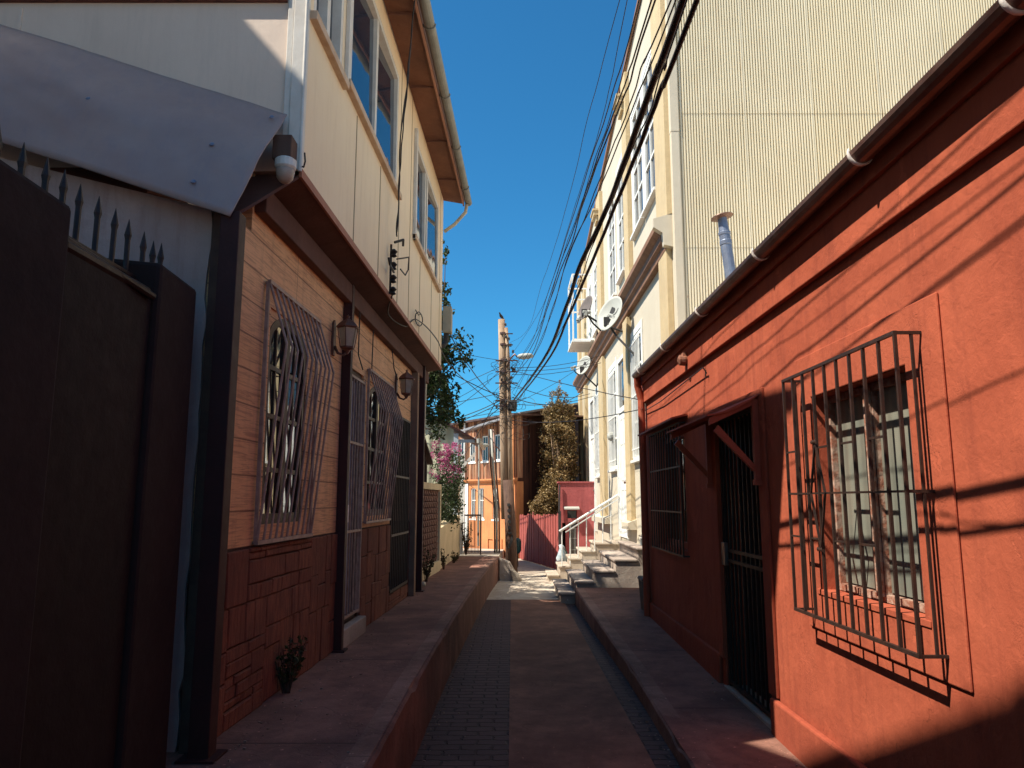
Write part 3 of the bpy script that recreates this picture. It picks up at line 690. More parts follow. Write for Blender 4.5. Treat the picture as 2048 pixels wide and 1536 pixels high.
# roof and gutter
m = MB(); m.hexa([(1.615, -5, 3.20), (7, -5, 4.2), (7, 9.58, 4.2), (1.615, 9.58, 3.20), (1.61, -5, 3.215), (7, -5, 4.24), (7, 9.58, 4.24), (1.61, 9.58, 3.215)])
m.build('roof', M('pale bounce roof sheet', (.74, .64, .50), (.62, .5, .38), 3, rough=.7), RH)  # unseen roof, coloured pale to bounce sunlight onto the left facade
m = MB(); m.box(1.655, 1.679, -5, 9.58, 3.06, 3.195); m.build('eave_board', RED, RH)
gutter((1.592, -5, 3.145), (1.592, 9.5, 3.185), .055, GALV, RH)
for y in (1.35, 2.14, 3.22, 4.6, 6.1, 7.6, 9.05):
    z = 3.145 + .04 * (y + 5) / 14.5
    MB().tube([(1.592 - math.cos(a) * .059, y, z - math.sin(a) * .059) for a in [math.pi * (k / 10) for k in range(-1, 9)]], [.003, .006, .009, .010, .010, .010, .009, .007, .005, .003], 6).build('gutter_bracket', CLIP, RH, smooth=True)

m = MB(); m.tube([(1.60, 9.45, 3.16), (1.61, 9.5, 3.04), (1.655, 9.52, 2.86), (1.665, 9.52, .2)], .045, 12); m.lathe((1.665, 9.52, 2.4), [(.05, 0), (.05, .04)], 12); m.lathe((1.665, 9.52, 1.2), [(.05, 0), (.05, .04)], 12)
m.build('downpipe', REDT, RH, smooth=False)
# big barred window: two peeling casements
m = MB(FR); o = -.075
m.grid(3.215, 4.245, 1.115, 2.175, o, .05, [(3.25, 3.708, 1.15, 2.14), (3.75, 4.21, 1.15, 2.14)])
w = m.build('window', PEEL, RH)
MB(FR).box(3.255, 4.205, o - .04, o - .028, 1.16, 2.14).build('pane', CURT, w)
m = MB(FR); m.box(3.715, 3.745, o + .002, o + .03, 1.14, 2.16); m.build('meeting_stile', PEEL, w)
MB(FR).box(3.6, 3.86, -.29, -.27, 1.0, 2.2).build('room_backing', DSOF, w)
MB(FR).box(3.16, 4.3, -.06, .021, 1.085, 1.114).build('sill', RED, w, bevel=.003)
# its wrought iron grille
Y0, Y1, ZB, ZT, OF = 3.06, 4.36, .995, 2.29, .125
m = MB(FR); n = 10; us = [Y0 + (Y1 - Y0) * k / (n - 1) for k in range(n)]; bw = .0135
for u in us: m.bar((u, OF, ZB), (u, OF, ZT), bw)
for z in (ZB, ZT): m.bar((Y0 - .006, OF, z), (Y1 + .006, OF, z), .016)
m.bar((Y0 - .004, OF, 1.635), (Y1 + .004, OF, 1.635), .010)
for u in (Y0, Y1):
    for z in (ZB, ZT, 1.635): m.bar((u, OF, z), (u, .015, z), .013)
    m.bar((u, OF * .45, ZB), (u, OF * .45, ZT), .011)
for a, z in ((8, 1.87), (5, 1.87), (3, 1.87), (1, 1.87), (8, 1.40), (6, 1.40), (4, 1.40), (2, 1.40)): m.bar((us[a], OF, z), (us[a] + .1444, OF, z), .010) if a < 9 else None
uA, uB, uC = us[6], us[5], (us[5] + us[6]) / 2
for s in (1,):
    uc = us[6]
    m.bar((uc, OF + .01, 1.90), (uc - .09, OF + .01, 1.635), .010); m.bar((uc, OF + .01, 1.90), (uc + .09, OF + .01, 1.635), .010)
    m.bar((uc, OF + .01, 1.35), (uc - .09, OF + .01, 1.635), .010); m.bar((uc, OF + .01, 1.35), (uc + .09, OF + .01, 1.635), .010)
for z in (1.90, 1.35):
    for du in (-.022, 0, .022): m.lathe(FR(us[6] + du, OF + .016, z), [(.002, 0), (.012, .004), (.002, .009)], 8, Vector((-1, 0, 0)))
m.build('window_grille', BLKI, w)
# door with iron grille
m = MB(FR); m.box(5.24, 6.28, -.2, -.17, .13, 2.27); dd = m.build('door', GATE, RH)
m = MB(FR)
for k in range(10): m.bar((5.30 + k * .104, -.03, .16), (5.30 + k * .104, -.03, 2.25), .016)
for z in (.17, 1.12, 1.2, 2.25): m.bar((5.24, -.03, z), (6.28, -.03, z), .026)
for u in (5.245, 6.275): m.bar((u, -.03, .14), (u, -.03, 2.27), .032)
gd = m.build('security_door', BLKI, RH); MB(FR).box(6.17, 6.27, -.022, .01, 1.08, 1.26).build('lock_box', GALV, gd, bevel=.004)
MB(FR).box(5.2, 6.32, -.16, .02, .10, .135).build('threshold', STAIRC, RH, bevel=.004)
# second window
w = window(RH, FR, 7.5, 9.0, 1.10, 2.32, -.1, .06, (.5,), (), REDT, GLD, d=.05)
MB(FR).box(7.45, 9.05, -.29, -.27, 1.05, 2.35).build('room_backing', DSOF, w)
m = MB(FR)
for k in range(13): m.bar((7.42 + k * .135, .06, 1.06), (7.42 + k * .135, .06, 2.36), .014)
for z in (1.06, 1.48, 1.93, 2.36): m.bar((7.41, .06, z), (9.05, .06, z), .016)
for u in (7.42, 9.04):
    for z in (1.06, 2.36): m.bar((u, .06, z), (u, 0, z), .014)
m.build('window_grille', BLKI, w)
MB(FR).hexa([(7.3, .0, 2.42), (7.3, .16, 2.38), (9.3, .16, 2.38), (9.3, 0, 2.42), (7.3, 0, 2.44), (7.3, .16, 2.40), (9.3, .16, 2.40), (9.3, 0, 2.44)]).build('window_hood', REDT, w)
# timber awning over the door
t = thing('door_awning', 'small red timber awning on two brackets over the dark grille door', 'awning', (1.72, 5.8, 2.3))
m = MB(FR)
NN = 8
for k in range(NN):
    a0, a1 = k / NN, (k + 1) / NN
    zf = lambda a: 2.335 - .155 * a - .03 * math.sin(a * 3.14)
    m.hexa([(5.12, .003 + .38 * a0, zf(a0) - .012), (6.5, .003 + .38 * a0, zf(a0) - .012), (6.5, .003 + .38 * a1, zf(a1) - .012), (5.12, .003 + .38 * a1, zf(a1) - .012),
            (5.12, .003 + .38 * a0, zf(a0)), (6.5, .003 + .38 * a0, zf(a0)), (6.5, .003 + .38 * a1, zf(a1)), (5.12, .003 + .38 * a1, zf(a1))])
m.build('deck', REDT, t)
for u in (5.16, 6.42):
    m = MB(FR); m.box(u - .02, u + .02, .022, .062, 1.74, 2.29)
    m.hexa([(u - .02, .064, 2.245), (u + .02, .064, 2.245), (u + .02, .36, 2.11), (u - .02, .36, 2.11), (u - .02, .064, 2.295), (u + .02, .064, 2.295), (u + .02, .36, 2.16), (u - .02, .36, 2.16)])
    m.hexa([(u - .018, .064, 1.79), (u + .018, .064, 1.79), (u + .018, .33, 2.07), (u - .018, .33, 2.07), (u - .018, .064, 1.84), (u + .018, .064, 1.84), (u + .018, .30, 2.11), (u - .018, .30, 2.11)])
    m.box(u - .024, u + .024, .02, .07, 1.70, 1.738)
    m.build('bracket', REDT, t)
# small fittings of the red wall
t = thing('stove_pipe', 'leaning blue grey stove pipe with rusty cap behind the gutter of the red house', 'chimney', (2.42, 8, 3.3))
ax = Vector((-.1, 0, 1)).normalized()
m = MB(); m.lathe((2.42 + .07, 8, 3.3), [(.062, 0), (.062, 1.1), (.068, 1.11), (.068, 1.15), (.062, 1.16), (.062, 1.22), (.068, 1.225), (.068, 1.25), (.060, 1.26), (.050, 1.42)], 18, ax); m.build('pipe', ZINC, t, smooth=False)
m = MB(); m.lathe(Vector((2.49, 8, 3.3)) + ax * 1.43, [(.03, -.02), (.125, 0), (.12, .008), (.02, .035)], 20, Vector((-.18, .05, 1))); m.build('cap', GALV, t)
t = thing('conduit_box', 'round rusty junction box on the red frieze under the gutter', 'junction box', (1.66, 7.1, 2.92))
m = MB(); m.lathe((1.68, 7.1, 2.93), [(.05, 0), (.055, .02), (.05, .07), (.02, .085)], 14, Vector((-1, 0, 0))); m.box(1.64, 1.675, 7.06, 7.14, 2.96, 3.0); m.build('housing', M('rusty brown box', (.3, .12, .07), (.16, .07, .05), 20, rough=.8, bump=.6), t)
t = thing('wire_bracket', 'thin iron arm carrying a wire on the red wall above the door awning', 'bracket', (1.66, 6.6, 2.72))
m = MB(FR); m.tube([(6.45, .02, 2.69), (6.45, .05, 2.74), (6.5, .05, 2.745), (8.4, .04, 2.70), (9.5, .03, 2.72)], .006, 6); m.tube([(6.45, .03, 2.72), (6.46, .03, 2.66)], .006, 6); m.build('arm', BLKI, t)
m = MB(FR); m.box(9.68, 9.84, .3, .50, .22, .60)
t = thing('dark_bin', 'narrow dark bin standing at the far corner of the red house', 'bin', (1.82, 10.0, .2))
m = MB(); m.hexa([(1.68, 9.8, .2), (1.86, 9.8, .2), (1.86, 10.1, .2), (1.68, 10.1, .2), (1.655, 9.78, .58), (1.88, 9.78, .58), (1.88, 10.12, .58), (1.655, 10.12, .58)]); m.build('bin_body', DKGR, t, bevel=.01)
m = MB(); m.hexa([(1.64, 9.765, .582), (1.9, 9.765, .582), (1.9, 10.13, .582), (1.64, 10.13, .582), (1.66, 9.78, .62), (1.88, 9.78, .62), (1.88, 10.12, .62), (1.66, 10.12, .62)]); m.build('lid', DKGR, t, bevel=.008)

# ------------------------------------------------------------------ cream building
CB = thing('cream_apartment_building', 'tall cream building with corrugated side wall and white framed windows behind the red house', 'building', (2.6, 16, 0))
YN, YF = 9.72, 23.9
roofz = lambda y: 10.25 - .128 * (y - YN)
Wn = [  # (u0,u1,z0,z1,kind)
    (12.42, 13.42, 2.3, 4.5, 'w'), (14.25, 15.3, .88, 4.45, 'd'), (15.6, 16.65, 2.25, 4.4, 'w'), (18.55, 19.4, 2.2, 4.35, 'w'), (19.75, 20.9, .8, 4.35, 'd'),
    (10.72, 11.7, 6.25, 8.55, 'w'), (11.85, 12.85, 6.25, 8.5, 'w'), (13.9, 14.8, 6.0, 8.3, 'w'), (15.3, 16.3, 5.9, 8.1, 'w'), (18.5, 19.4, 5.9, 7.7, 'w'), (19.8, 20.8, 5.9, 7.6, 'w'),
    (12.45, 13.3, .42, 1.0, 'b')]
MB(FC).grid(YN, YF, -.05, 8.43, 0, .3, [w[:4] for w in Wn if w[3] < 8.43] + [(w[0], w[1], w[2], 8.43) for w in Wn if w[3] >= 8.43]).build('facade_wall', FACD, CB)
m = MB(FC); hs = [(w[0], w[1], 8.43, w[3]) for w in Wn if w[3] > 8.43]
for a, b in ((YN, 10.72), (11.7, 11.85), (12.85, YF)):
    m.hexa([(a, 0, 8.43), (b, 0, 8.43), (b, -.3, 8.43), (a, -.3, 8.43), (a, 0, roofz(a)), (b, 0, roofz(b)), (b, -.3, roofz(b)), (a, -.3, roofz(a))])
for a, b, z in ((10.72, 11.7, 8.55), (11.85, 12.85, 8.5)):
    m.hexa([(a, 0, z), (b, 0, z), (b, -.3, z), (a, -.3, z), (a, 0, roofz(a)), (b, 0, roofz(b)), (b, -.3, roofz(b)), (a, -.3, roofz(a))])
m.build('parapet', FACD, CB)
MB(FC).hexa([(YN - .05, .06, roofz(YN) - .02), (YF, .06, roofz(YF) - .02), (YF, -.35, roofz(YF)), (YN - .05, -.35, roofz(YN)), (YN - .05, .06, roofz(YN) + .05), (YF, .06, roofz(YF) + .05), (YF, -.35, roofz(YF) + .08), (YN - .05, -.35, roofz(YN) + .08)]).build('roof_edge', FCOR, CB)
MB().box(2.5, 9, YN + .3, YF, 7.0, 8.3).build('roof', ROOFM, CB)
# corrugated side wall
m = MB(); pitch = .038; sub = 8; PR = (0, 0, 0, .0, .0, .03, .034, .03)
def corr(x0, x1, y, z0, z1, flip=0):
    n = int((x1 - x0) / pitch * sub); prev = None
    for k in range(n + 1):
        x = x0 + (x1 - x0) * k / n; yy = y + PR[k % 8]
        a, b = m.pt((x, yy, z0)), m.pt((x, yy - .0, z1))
        if prev: m.face((prev[0], a, b, prev[1]))
        prev = (a, b)
zr = [3.0, 4.99, 6.92, 8.85, 10.8, 13.2]
for k in range(5):
    for q in range(9):
        xa = 2.29 + q * .938; corr(xa, xa + .938 + .0, YN - .022 - .004 * k - .002 * (q % 2), zr[k] - .03 * (1 if k else 0), zr[k + 1])
m.build('corrugated_wall', CORR, CB, fix=False)
MB().box(2.3, 10.9, YN + .01, YN + .2, 0, 13.2).build('side_wall', FACD, CB)
m = MB(); m.box(2.19, 2.297, YN - .045, YN + .1, 3.0, 6.62); m.box(2.186, 2.301, YN - .05, YN + .1, 6.62, 13.2); m.build('corner_board', FACD, CB, bevel=.004)
# pilasters
for (a, b, z0, z1) in ((9.9, 10.45, 2.5, 5.02), (13.52, 14.05, 1.2, 4.95), (17.35, 18.2, 1.2, 4.95), (21.5, 22.1, 1.2, 4.9), (23.2, 23.85, 1.2, 4.9),
                       (9.78, 10.5, 5.45, 9.9), (13.1, 13.6, 5.45, 9.6), (17.35, 18.1, 5.45, 9.05), (21.4, 22.1, 5.45, 8.6), (23.3, 23.85, 5.45, 8.3)):
    MB(FC).box(a, b, .001, .085, z0, z1).build('pilaster', FACY, CB, bevel=.006)
# stepped cornice between the floors, capitals
for (a, b) in ((9.9, 13.5), (13.5, 17.4), (17.4, 21.5), (21.5, 23.9)):
    m = MB(FC)
    m.prism([(a + .004, 0, 5.0), (a + .004, .09, 5.0), (a + .004, .10, 5.08), (a + .004, .15, 5.12), (a + .004, .16, 5.2), (a + .004, .24, 5.26), (a + .004, .24, 5.34), (a + .004, 0, 5.42)], (b - a - .008, 0, 0))
    m.build('cornice', FCOR, CB)
MB(FC).prism([(9.78, 0, 5.0), (9.78, .13, 5.03), (9.78, .15, 5.2), (9.78, .27, 5.28), (9.78, .27, 5.4), (9.78, 0, 5.48)], (.115, 0, 0)).build('cornice_end', FACD, CB)
MB(FC).prism([(9.9, 0, 1.08), (9.9, .14, 1.08), (9.9, .14, 1.2), (9.9, 0, 1.26)], (2.3, 0, 0)).build('plinth_ledge', FACD, CB)
for a, b in ((13.42, 14.2), (16.7, 19.5), (21.0, 23.9)): MB(FC).prism([(a, 0, 1.08), (a, .16, 1.08), (a, .16, 1.2), (a, 0, 1.26)], (b - a, 0, 0)).build('plinth_ledge', FACD, CB)
for y in (13.2, 17.5, 21.6): 
    z = roofz(y) - .75; m = MB(FC); m.box(y, y + .5, .0, .20, z, z + .1); m.box(y + .05, y + .45, 0, .14, z - .14, z - .002); m.box(y - .02, y + .52, 0, .23, z + .102, z + .15); m.build('roof_bracket', FACY, CB)
for (u0, u1, z0, z1, k) in Wn:
    if k == 'w':
        w = window(CB, FC, u0, u1, z0, z1, .012, .07, (.5,), (.3, .52, .74), WHT, GLW, d=.06, sill=.07, silm=WHT, mw=.04)
        m = MB(FC); m.grid(u0 - .09, u1 + .09, z0 - .06, z1 + .12, .022, .02, [(u0, u1, z0, z1)]); m.build('casing', WHT, w, bevel=.004)
        if z0 < 5:
            m = MB(FC)
            for q in range(7): m.bar((u0 + .06 + q * (u1 - u0 - .12) / 6, .05, z0 + .03), (u0 + .06 + q * (u1 - u0 - .12) / 6, .05, z1 - .1), .015)
            for f in (.08, .5, .93): m.bar((u0, .05, z0 + (z1 - z0) * f), (u1, .05, z0 + (z1 - z0) * f), .018)
            m.build('window_grille', WHT, w)
    elif k == 'd':
        m = MB(FC); m.grid(u0, u1, z0, z1, .02, .07, [(u0 + .08, u1 - .08, z0 + .02, z0 + 2.45), (u0 + .08, u1 - .08, z0 + 2.55, z1 - .08)])
        m.box(u0 - .1, u0 - .001, .001, .05, z0, z1 + .1); m.box(u1 + .001, u1 + .1, .001, .05, z0, z1 + .1)
        dr = m.build('door', WHT, CB)
        MB(FC).box(u0 + .06, u1 - .06, -.03, .0, z0 + .02, z0 + 2.47).build('door_leaf', WHT, dr)
        m = MB(FC)
        for c in (.14, .55): 
            for zz in (.2, 1.1, 1.85): m.grid(u0 + c, u0 + c + .34, z0 + zz, z0 + zz + (.75 if zz < 1.8 else .5), .008, .007, [(u0 + c + .04, u0 + c + .3, z0 + zz + .04, z0 + zz + (.71 if zz < 1.8 else .46))])
        m.build('moulding', WHT, dr)
        MB(FC).box(u0 + .06, u1 - .06, -.02, -.012, z0 + 2.5, z1 - .06).build('pane', GLW, dr)
        MB(FC).lathe(FC(u0 + .16, .0, z0 + 1.05), [(.012, 0), (.012, .03), (.028, .045), (.02, .07)], 10, Vector((-1, 0, 0))).build('handle', GALV, dr)
    else:
        window(CB, FC, u0, u1, z0, z1, -.02, .05, (.33, .66), (), WHT, GLW, d=.05)
MB(FC).lathe(FC(16.0, .03, 2.95), [(.02, -.03), (.09, 0), (.1, .08), (.05, .13)], 12, Vector((-1, 0, -.2))).build('vent_cowl', DISHG, CB)
# white metal balcony cage
t = thing('balcony_cage', 'white metal framed glazed cage projecting from the upper floor of the cream building', 'balcony', (1.9, 20, 6))
m = MB(); xa, xb, ya, yb, za, zb = 1.66, 2.19, 19.9, 21.3, 5.9, 7.72
for x in (xa, xb):
    for y in (ya, yb): m.bar((x, y, za), (x, y, zb), .045)
for z in (za, (za + zb) / 2 + .2, zb):
    for y in (ya, yb): m.bar((xa, y, z), (xb, y, z), .04)
    m.bar((xa, ya, z), (xa, yb, z), .04)
m.box(xa - .04, xb, ya - .04, yb + .04, za - .07, za - .025)
m.build('cage_frame', WHT, t)
MB().box(xa + .1, xb - .05, ya + .04, yb - .04, za - .02, za + .02).build('cage_floor', WHT, t)

# ------------------------------------------------------------------ stairs
def flight(name, label, y0, y1, steps, mat):
    t = thing(name, label, 'stairs', (steps[0][0] + .3, (y0 + y1) / 2, 0))
    for k, (x, z) in enumerate(steps):
        x1 = steps[k + 1][0] if k + 1 < len(steps) else 2.195
        MB().box(x + .012, x1 + .011, y0 + .01, y1 - .01, -.04, z - .045).build('step_block', mat, t)
        MB().box(x - .02, x1 - .001 + (.0 if k + 1 < len(steps) else 0), y0 - .012, y1 + .012, z - .044, z).build('tread', mat, t, bevel=.014)
    return t
flight('door_stairs', 'near flight of worn concrete steps in shade at the end of the right pavement', 12.15, 14.25, [(.76, .16), (1.01, .335), (1.30, .505), (1.63, .675), (1.99, .85)], STAIRC)
MB
flight('door_stairs', 'far flight of pale sunlit steps under the white handrail', 15.35, 16.6, [(.72, .13), (.95, .30), (1.17, .45), (1.40, .60), (1.68, .75)], PALE)
t = thing('handrail', 'white tubular handrail with thin balusters beside the sunlit steps', 'railing', (1.5, 15.3, .3))
m = MB(); p0, p1 = Vector((.95, 15.3, .98)), Vector((2.14, 15.3, 1.70)); m.tube([p0, p1], .026, 8); m.tube([p0 + Vector((.12, 0, -.02)), p1 + Vector((0, 0, -.08))], .016, 8); m.build('rail', WHT, t, smooth=True)
for k in range(7):
    x = 1.0 + k * .165; z = p0.z + (x - p0.x) / (p1.x - p0.x) * (p1.z - p0.z); zb = .30 if x < 1.17 else .45 if x < 1.40 else .60 if x < 1.68 else .75
    MB().tube([(x, 15.37 if k else 15.33, zb), (x, 15.3, z)], .012, 6).build('baluster', WHT, t)

# ------------------------------------------------------------------ satellite dishes
def textmesh(txt, size):
    c = bpy.data.curves.new('txt', 'FONT'); c.body = txt; c.size = size; c.align_x = 'CENTER'; c.shear = .3
    o = bpy.data.objects.new('txt', c); COL.objects.link(o); dg = bpy.context.evaluated_depsgraph_get(); dg.update()
    me = bpy.data.meshes.new_from_object(o.evaluated_get(dg)); vs = [v.co.copy() for v in me.vertices]; fs = [tuple(p.vertices) for p in me.polygons]
    bpy.data.objects.remove(o); return vs, fs
def dish(name, label, c, nrm, w, h, arm_to, wall_pt, face, logo=True, roll=0):
    c = Vector(c); nrm = Vector(nrm).normalized(); t = thing(name, label, 'satellite dish', tuple(c), 'satellite dishes on the cream building')
    up = Vector((0, 0, 1)); x = up.cross(nrm).normalized(); y = nrm.cross(x)
    if roll: q = math.radians(roll); x, y = x * math.cos(q) + y * math.sin(q), -x * math.sin(q) + y * math.cos(q)
    dep = w * .13; f = lambda u, v: c + x * (u * w / 2) + y * (v * h / 2) + nrm * (dep * (u * u + v * v) - dep)
    m = MB(); NR, NA = 8, 32; I = {}
    for s in (0, 1):
        for i in range(NR + 1):
            for j in range(NA):
                a = 2 * math.pi * j / NA; p = f(i / NR * math.cos(a), i / NR * math.sin(a)) - nrm * (.014 * s); m.v.append(p); I[s, i, j] = len(m.v) - 1
        for i in range(NR):
            for j in range(NA): q = (I[s, i, j], I[s, i + 1, j], I[s, i + 1, (j + 1) % NA], I[s, i, (j + 1) % NA]); m.face(q if not s else q[::-1])
    for j in range(NA): m.face((I[0, NR, j], I[1, NR, j], I[1, NR, (j + 1) % NA], I[0, NR, (j + 1) % NA]))
    rf = m.build('reflector', face, t, smooth=True)
    if logo:
        m = MB()
        def flat(pts):
            m.face([len(m.v) + k for k in range(len(pts))])
            for (u, v) in pts: m.v.append(f(u, v) + nrm * .004)
        A = [math.radians(a) for a in range(-90, 91, 15)]
        flat([(-.30, .06), (-.05, .06)] + [(-.05 + .16 * math.cos(a), .23 + .17 * math.sin(a)) for a in A] + [(-.30, .40)])
        flat([(.08, .02), (.2, .1), (.30, .24), (.34, .44), (.40, .44), (.38, .2), (.27, .05), (.16, -.01)])
        vs, fs = textmesh('DIRECTV', .21); b = len(m.v)
        for v in vs: m.v.append(f(v.x * .95 + .03, v.y * .9 - .16) + nrm * .004)
        for q in fs: m.face([b + k for k in q])
        m.build('emblem', DKGR, rf, fix=False)
    a = Vector(arm_to); low = f(0, -1)
    m = MB(); m.tube([low - nrm * .01, low.lerp(a, .5) + Vector((0, 0, -.04)), a], .016, 8); m.build('feed_arm', DKGR, t)
    m = MB(); d = (c - a).normalized(); m.lathe(a, [(.028, -.05), (.028, .03), (.04, .05), (.038, .09)], 10, d); m.box(a.x - .03, a.x + .03, a.y - .03, a.y + .03, a.z - .07, a.z + .02); m.build('receiver', DISHG, t, bevel=.004)
    bk = c - nrm * .03 - y * h * .22; m = MB(); w2 = Vector(wall_pt)
    m.box(bk.x - .05, bk.x + .05, bk.y - .03, bk.y + .03, bk.z - .08, bk.z + .08); m.tube([bk, bk.lerp(w2, .35) + Vector((0, 0, -.05)), w2], .02, 8); m.box(w2.x - .02, w2.x + .02, w2.y - .06, w2.y + .06, w2.z - .1, w2.z + .1); m.build('mount', DKGR, t)
    return t
dish('satellite_dish', 'large pale satellite dish with dark emblem on a long arm below the brown cornice', (1.77, 13.3, 4.96), (-.76, -.58, .28), .58, .70, (1.33, 13.2, 4.96), (2.19, 13.0, 4.1), DISHG, roll=-24)
dish('satellite_dish', 'dark dish seen in shade just left of the large pale emblem dish', (1.40, 14.0, 5.25), (-.86, -.42, .3), .42, .50, (1.24, 13.72, 4.95), (2.19, 14.0, 4.75), DISHD, logo=False, roll=-14)
dish('satellite_dish', 'small pale satellite dish with dark emblem lowest and farthest along the facade', (1.83, 19.0, 5.03), (-.72, -.62, .3), .46, .54, (1.55, 18.9, 4.95), (2.19, 19.0, 4.45), DISHG, roll=-20)

# ------------------------------------------------------------------ birds
def bird(label, x, y, z, s=1.0, yaw=0.):
    m = MB(); ca, sa = math.cos(yaw), math.sin(yaw)
    def P(a, b, c): return (x + (a * ca - b * sa) * s, y + (a * sa + b * ca) * s, z + c * s)
    m.tube([P(.15, 0, .02), P(.10, 0, .05), P(.04, 0, .09), P(-.03, 0, .125), P(-.07, 0, .17), P(-.085, 0, .205), P(-.10, 0, .225), P(-.125, 0, .222), P(-.15, 0, .215)],
           [.012 * s, .028 * s, .05 * s, .055 * s, .036 * s, .024 * s, .027 * s, .018 * s, .002 * s], 12)
    m.prism([P(.06, -.045, .06), P(.06, .045, .06), P(.19, .022, -.01), P(.19, -.022, -.01)], (0, 0, .012 * s))
    for b in (-.018, .018): m.tube([P(0, b, .08), P(-.005, b, 0)], .005 * s, 5)
    return tag(m.build('pigeon', FEATH, smooth=True), label, 'bird', 'pigeons')

# ------------------------------------------------------------------ utility pole
t = thing('utility_pole', 'timber utility pole crowded with cables at the end of the alley', 'utility pole', (0, 16.15, 0))
m = MB(); m.tube([(-.13, 16.2, 1.2), (-.175, 16.2, 3), (-.205, 16.2, 4.5), (-.235, 16.2, 5.55)], [.10, .09, .085, .075], 14); m.build('shaft', MATS['pole timber'], t, smooth=True)
m = MB(); m.tube([(.0, 16.1, -.05), (-.03, 16.1, 1.0), (-.09, 16.12, 2.02)], [.13, .12, .108], 14); m.build('lower_shaft', MATS['dark pole timber'], t, smooth=True)
m = MB(); m.tube([(-.02, 16.1, 1.6), (-.05, 16.12, 3.2), (-.09, 16.15, 4.7), (-.13, 16.15, 5.35)], [.055, .05, .045, .04], 10); m.build('side_conduit', MATS['pole timber'], t, smooth=True)
m = MB()
c = lambda z: -.004 - .045 * z
for k, z in enumerate((1.50, 1.38, 1.26, 1.15, 1.03)):
    m.lathe((c(z), 15.985, z), [(.036, -.02), (.036, .02)], 12, Vector((0, 1, 0))) if k else m.box(c(z) - .03, c(z) + .03, 15.962, 15.995, z - .03, z + .03)
m.box(c(.9) - .035, c(.9) + .04, 15.945, 15.99, .90, .94)
m.prism([(c(.8) + .035, 15.95, .88), (c(.8) - .01, 15.95, .72), (c(.8) - .045, 15.95, .66), (c(.8) - .05, 15.95, .60), (c(.8) + .0, 15.95, .62), (c(.8) + .05, 15.95, .74), (c(.8) + .06, 15.95, .88)], (0, .03, 0))
m.build('painted_mark', DKGR, t)
for z in (5.2, 4.95, 4.6, 4.35, 4.1, 3.72, 3.6):
    m = MB(); m.lathe((-.2 + (5.5 - z) * .02, 16.2, z), [(.10, 0), (.10, .05)], 12)
    m.box(-.36, .12, 16.10, 16.13, z + .0, z + .025) if z < 4.7 else m.box(-.25, .02, 16.10, 16.13, z, z + .02)
    m.build('clamp_band', GALV, t)
for k in range(22):
    z = rr(3.4, 5.4); x = rr(-.34, .14) if z < 4.6 else rr(-.16, .04)
    MB().lathe((x, 16.06 + rr(-.05, .05), z), [(.012, 0), (.03, .015), (.018, .03), (.032, .045), (.014, .07)], 8, Vector((rr(-.5, .5), 0, 1))).build('insulator', DKGR, t)
m = MB(); m.lathe((.02, 16.1, 3.5), [(.07, 0), (.09, .04), (.09, .2), (.05, .24)], 12); m.build('splice_box', DKGR, t)
# street lamps
def lamp(label, base, tip, s):
    t = thing('street_lamp', label, 'street lamp', tuple(base)); b = Vector(base); p = Vector(tip)
    MB().tube([b, b.lerp(p, .35) + Vector((0, 0, .12 * s)), b.lerp(p, .75) + Vector((0, 0, .13 * s)), p], .02 * s, 8).build('arm', GALV, t, smooth=True)
    m = MB(); d = (p - b); d.z = 0; d.normalize(); n = Vector((d.y, -d.x, 0)); L = .36 * s
    prof = [(0, .03), (.12, .075), (.35, .1), (.7, .10), (.92, .07), (1, .015)]
    rings = []
    for f, r in prof:
        ring = []
        for j in range(12):
            a = 2 * math.pi * j / 12; q = p + d * (f * L) + n * (math.cos(a) * r * s) + Vector((0, 0, math.sin(a) * r * s * (.55 if math.sin(a) > 0 else .75) + .02)); m.v.append(q); ring.append(len(m.v) - 1)
        rings.append(ring)
    for a, b2 in zip(rings, rings[1:]):
        for j in range(12): m.face((a[j], a[(j + 1) % 12], b2[(j + 1) % 12], b2[j]))
    m.face(rings[0][::-1]); m.face(rings[-1]); m.build('lamp_head', DISHG, t, smooth=True)
    return t
lamp('street lamp with a pale cobra head on the right of the utility pole', (-.12, 16.1, 4.45), (.12, 16.0, 4.66), 1.0)
lamp('smaller street lamp with a flat head in front of the rusted orange house', (-.22, 19.6, 2.75), (-.6, 19.4, 2.98), .8)
t = thing('pole_footing', 'sloping broken concrete footing at the base of the utility pole', 'footing', (.0, 15.6, 0))
m = MB(); m.prism([(-.26, 15.45, -.02), (.16, 15.45, -.02), (.12, 15.45, .08), (-.04, 15.45, .36), (-.26, 15.45, .44)], (0, .28, 0)); m.build('buttress', STAIRC, t, bevel=.02)
m = MB(); m.prism([(.02, 15.36, -.02), (.20, 15.36, -.02), (.17, 15.36, .1), (.06, 15.36, .2), (-.03, 15.36, .22)], (0, .16, 0)); m.build('broken_slab', PALE, t, bevel=.012)
bird('dark pigeon perched on the very top of the utility pole', -.235, 16.2, 5.55, .62, .9)
bird('dark pigeon perched on the brown cornice between the satellite dishes', 2.06, 17.6, 5.43, .7, 1.2)
t = thing('conduit_bundle', 'vertical bundle of pale conduits and cables left of the utility pole', 'conduit', (-.35, 18.2, 0))
for k, (x, r) in enumerate(((-.42, .03), (-.36, .022), (-.47, .018))):
    MB().tube([(x + .06, 18.2, .1), (x + .05, 18.2, 1.4), (x - .03, 18.22, 2.3), (x - .09, 18.2, 3.3)], r, 7).build('conduit', [DISHG, GALV, DKGR][k], t, smooth=True)

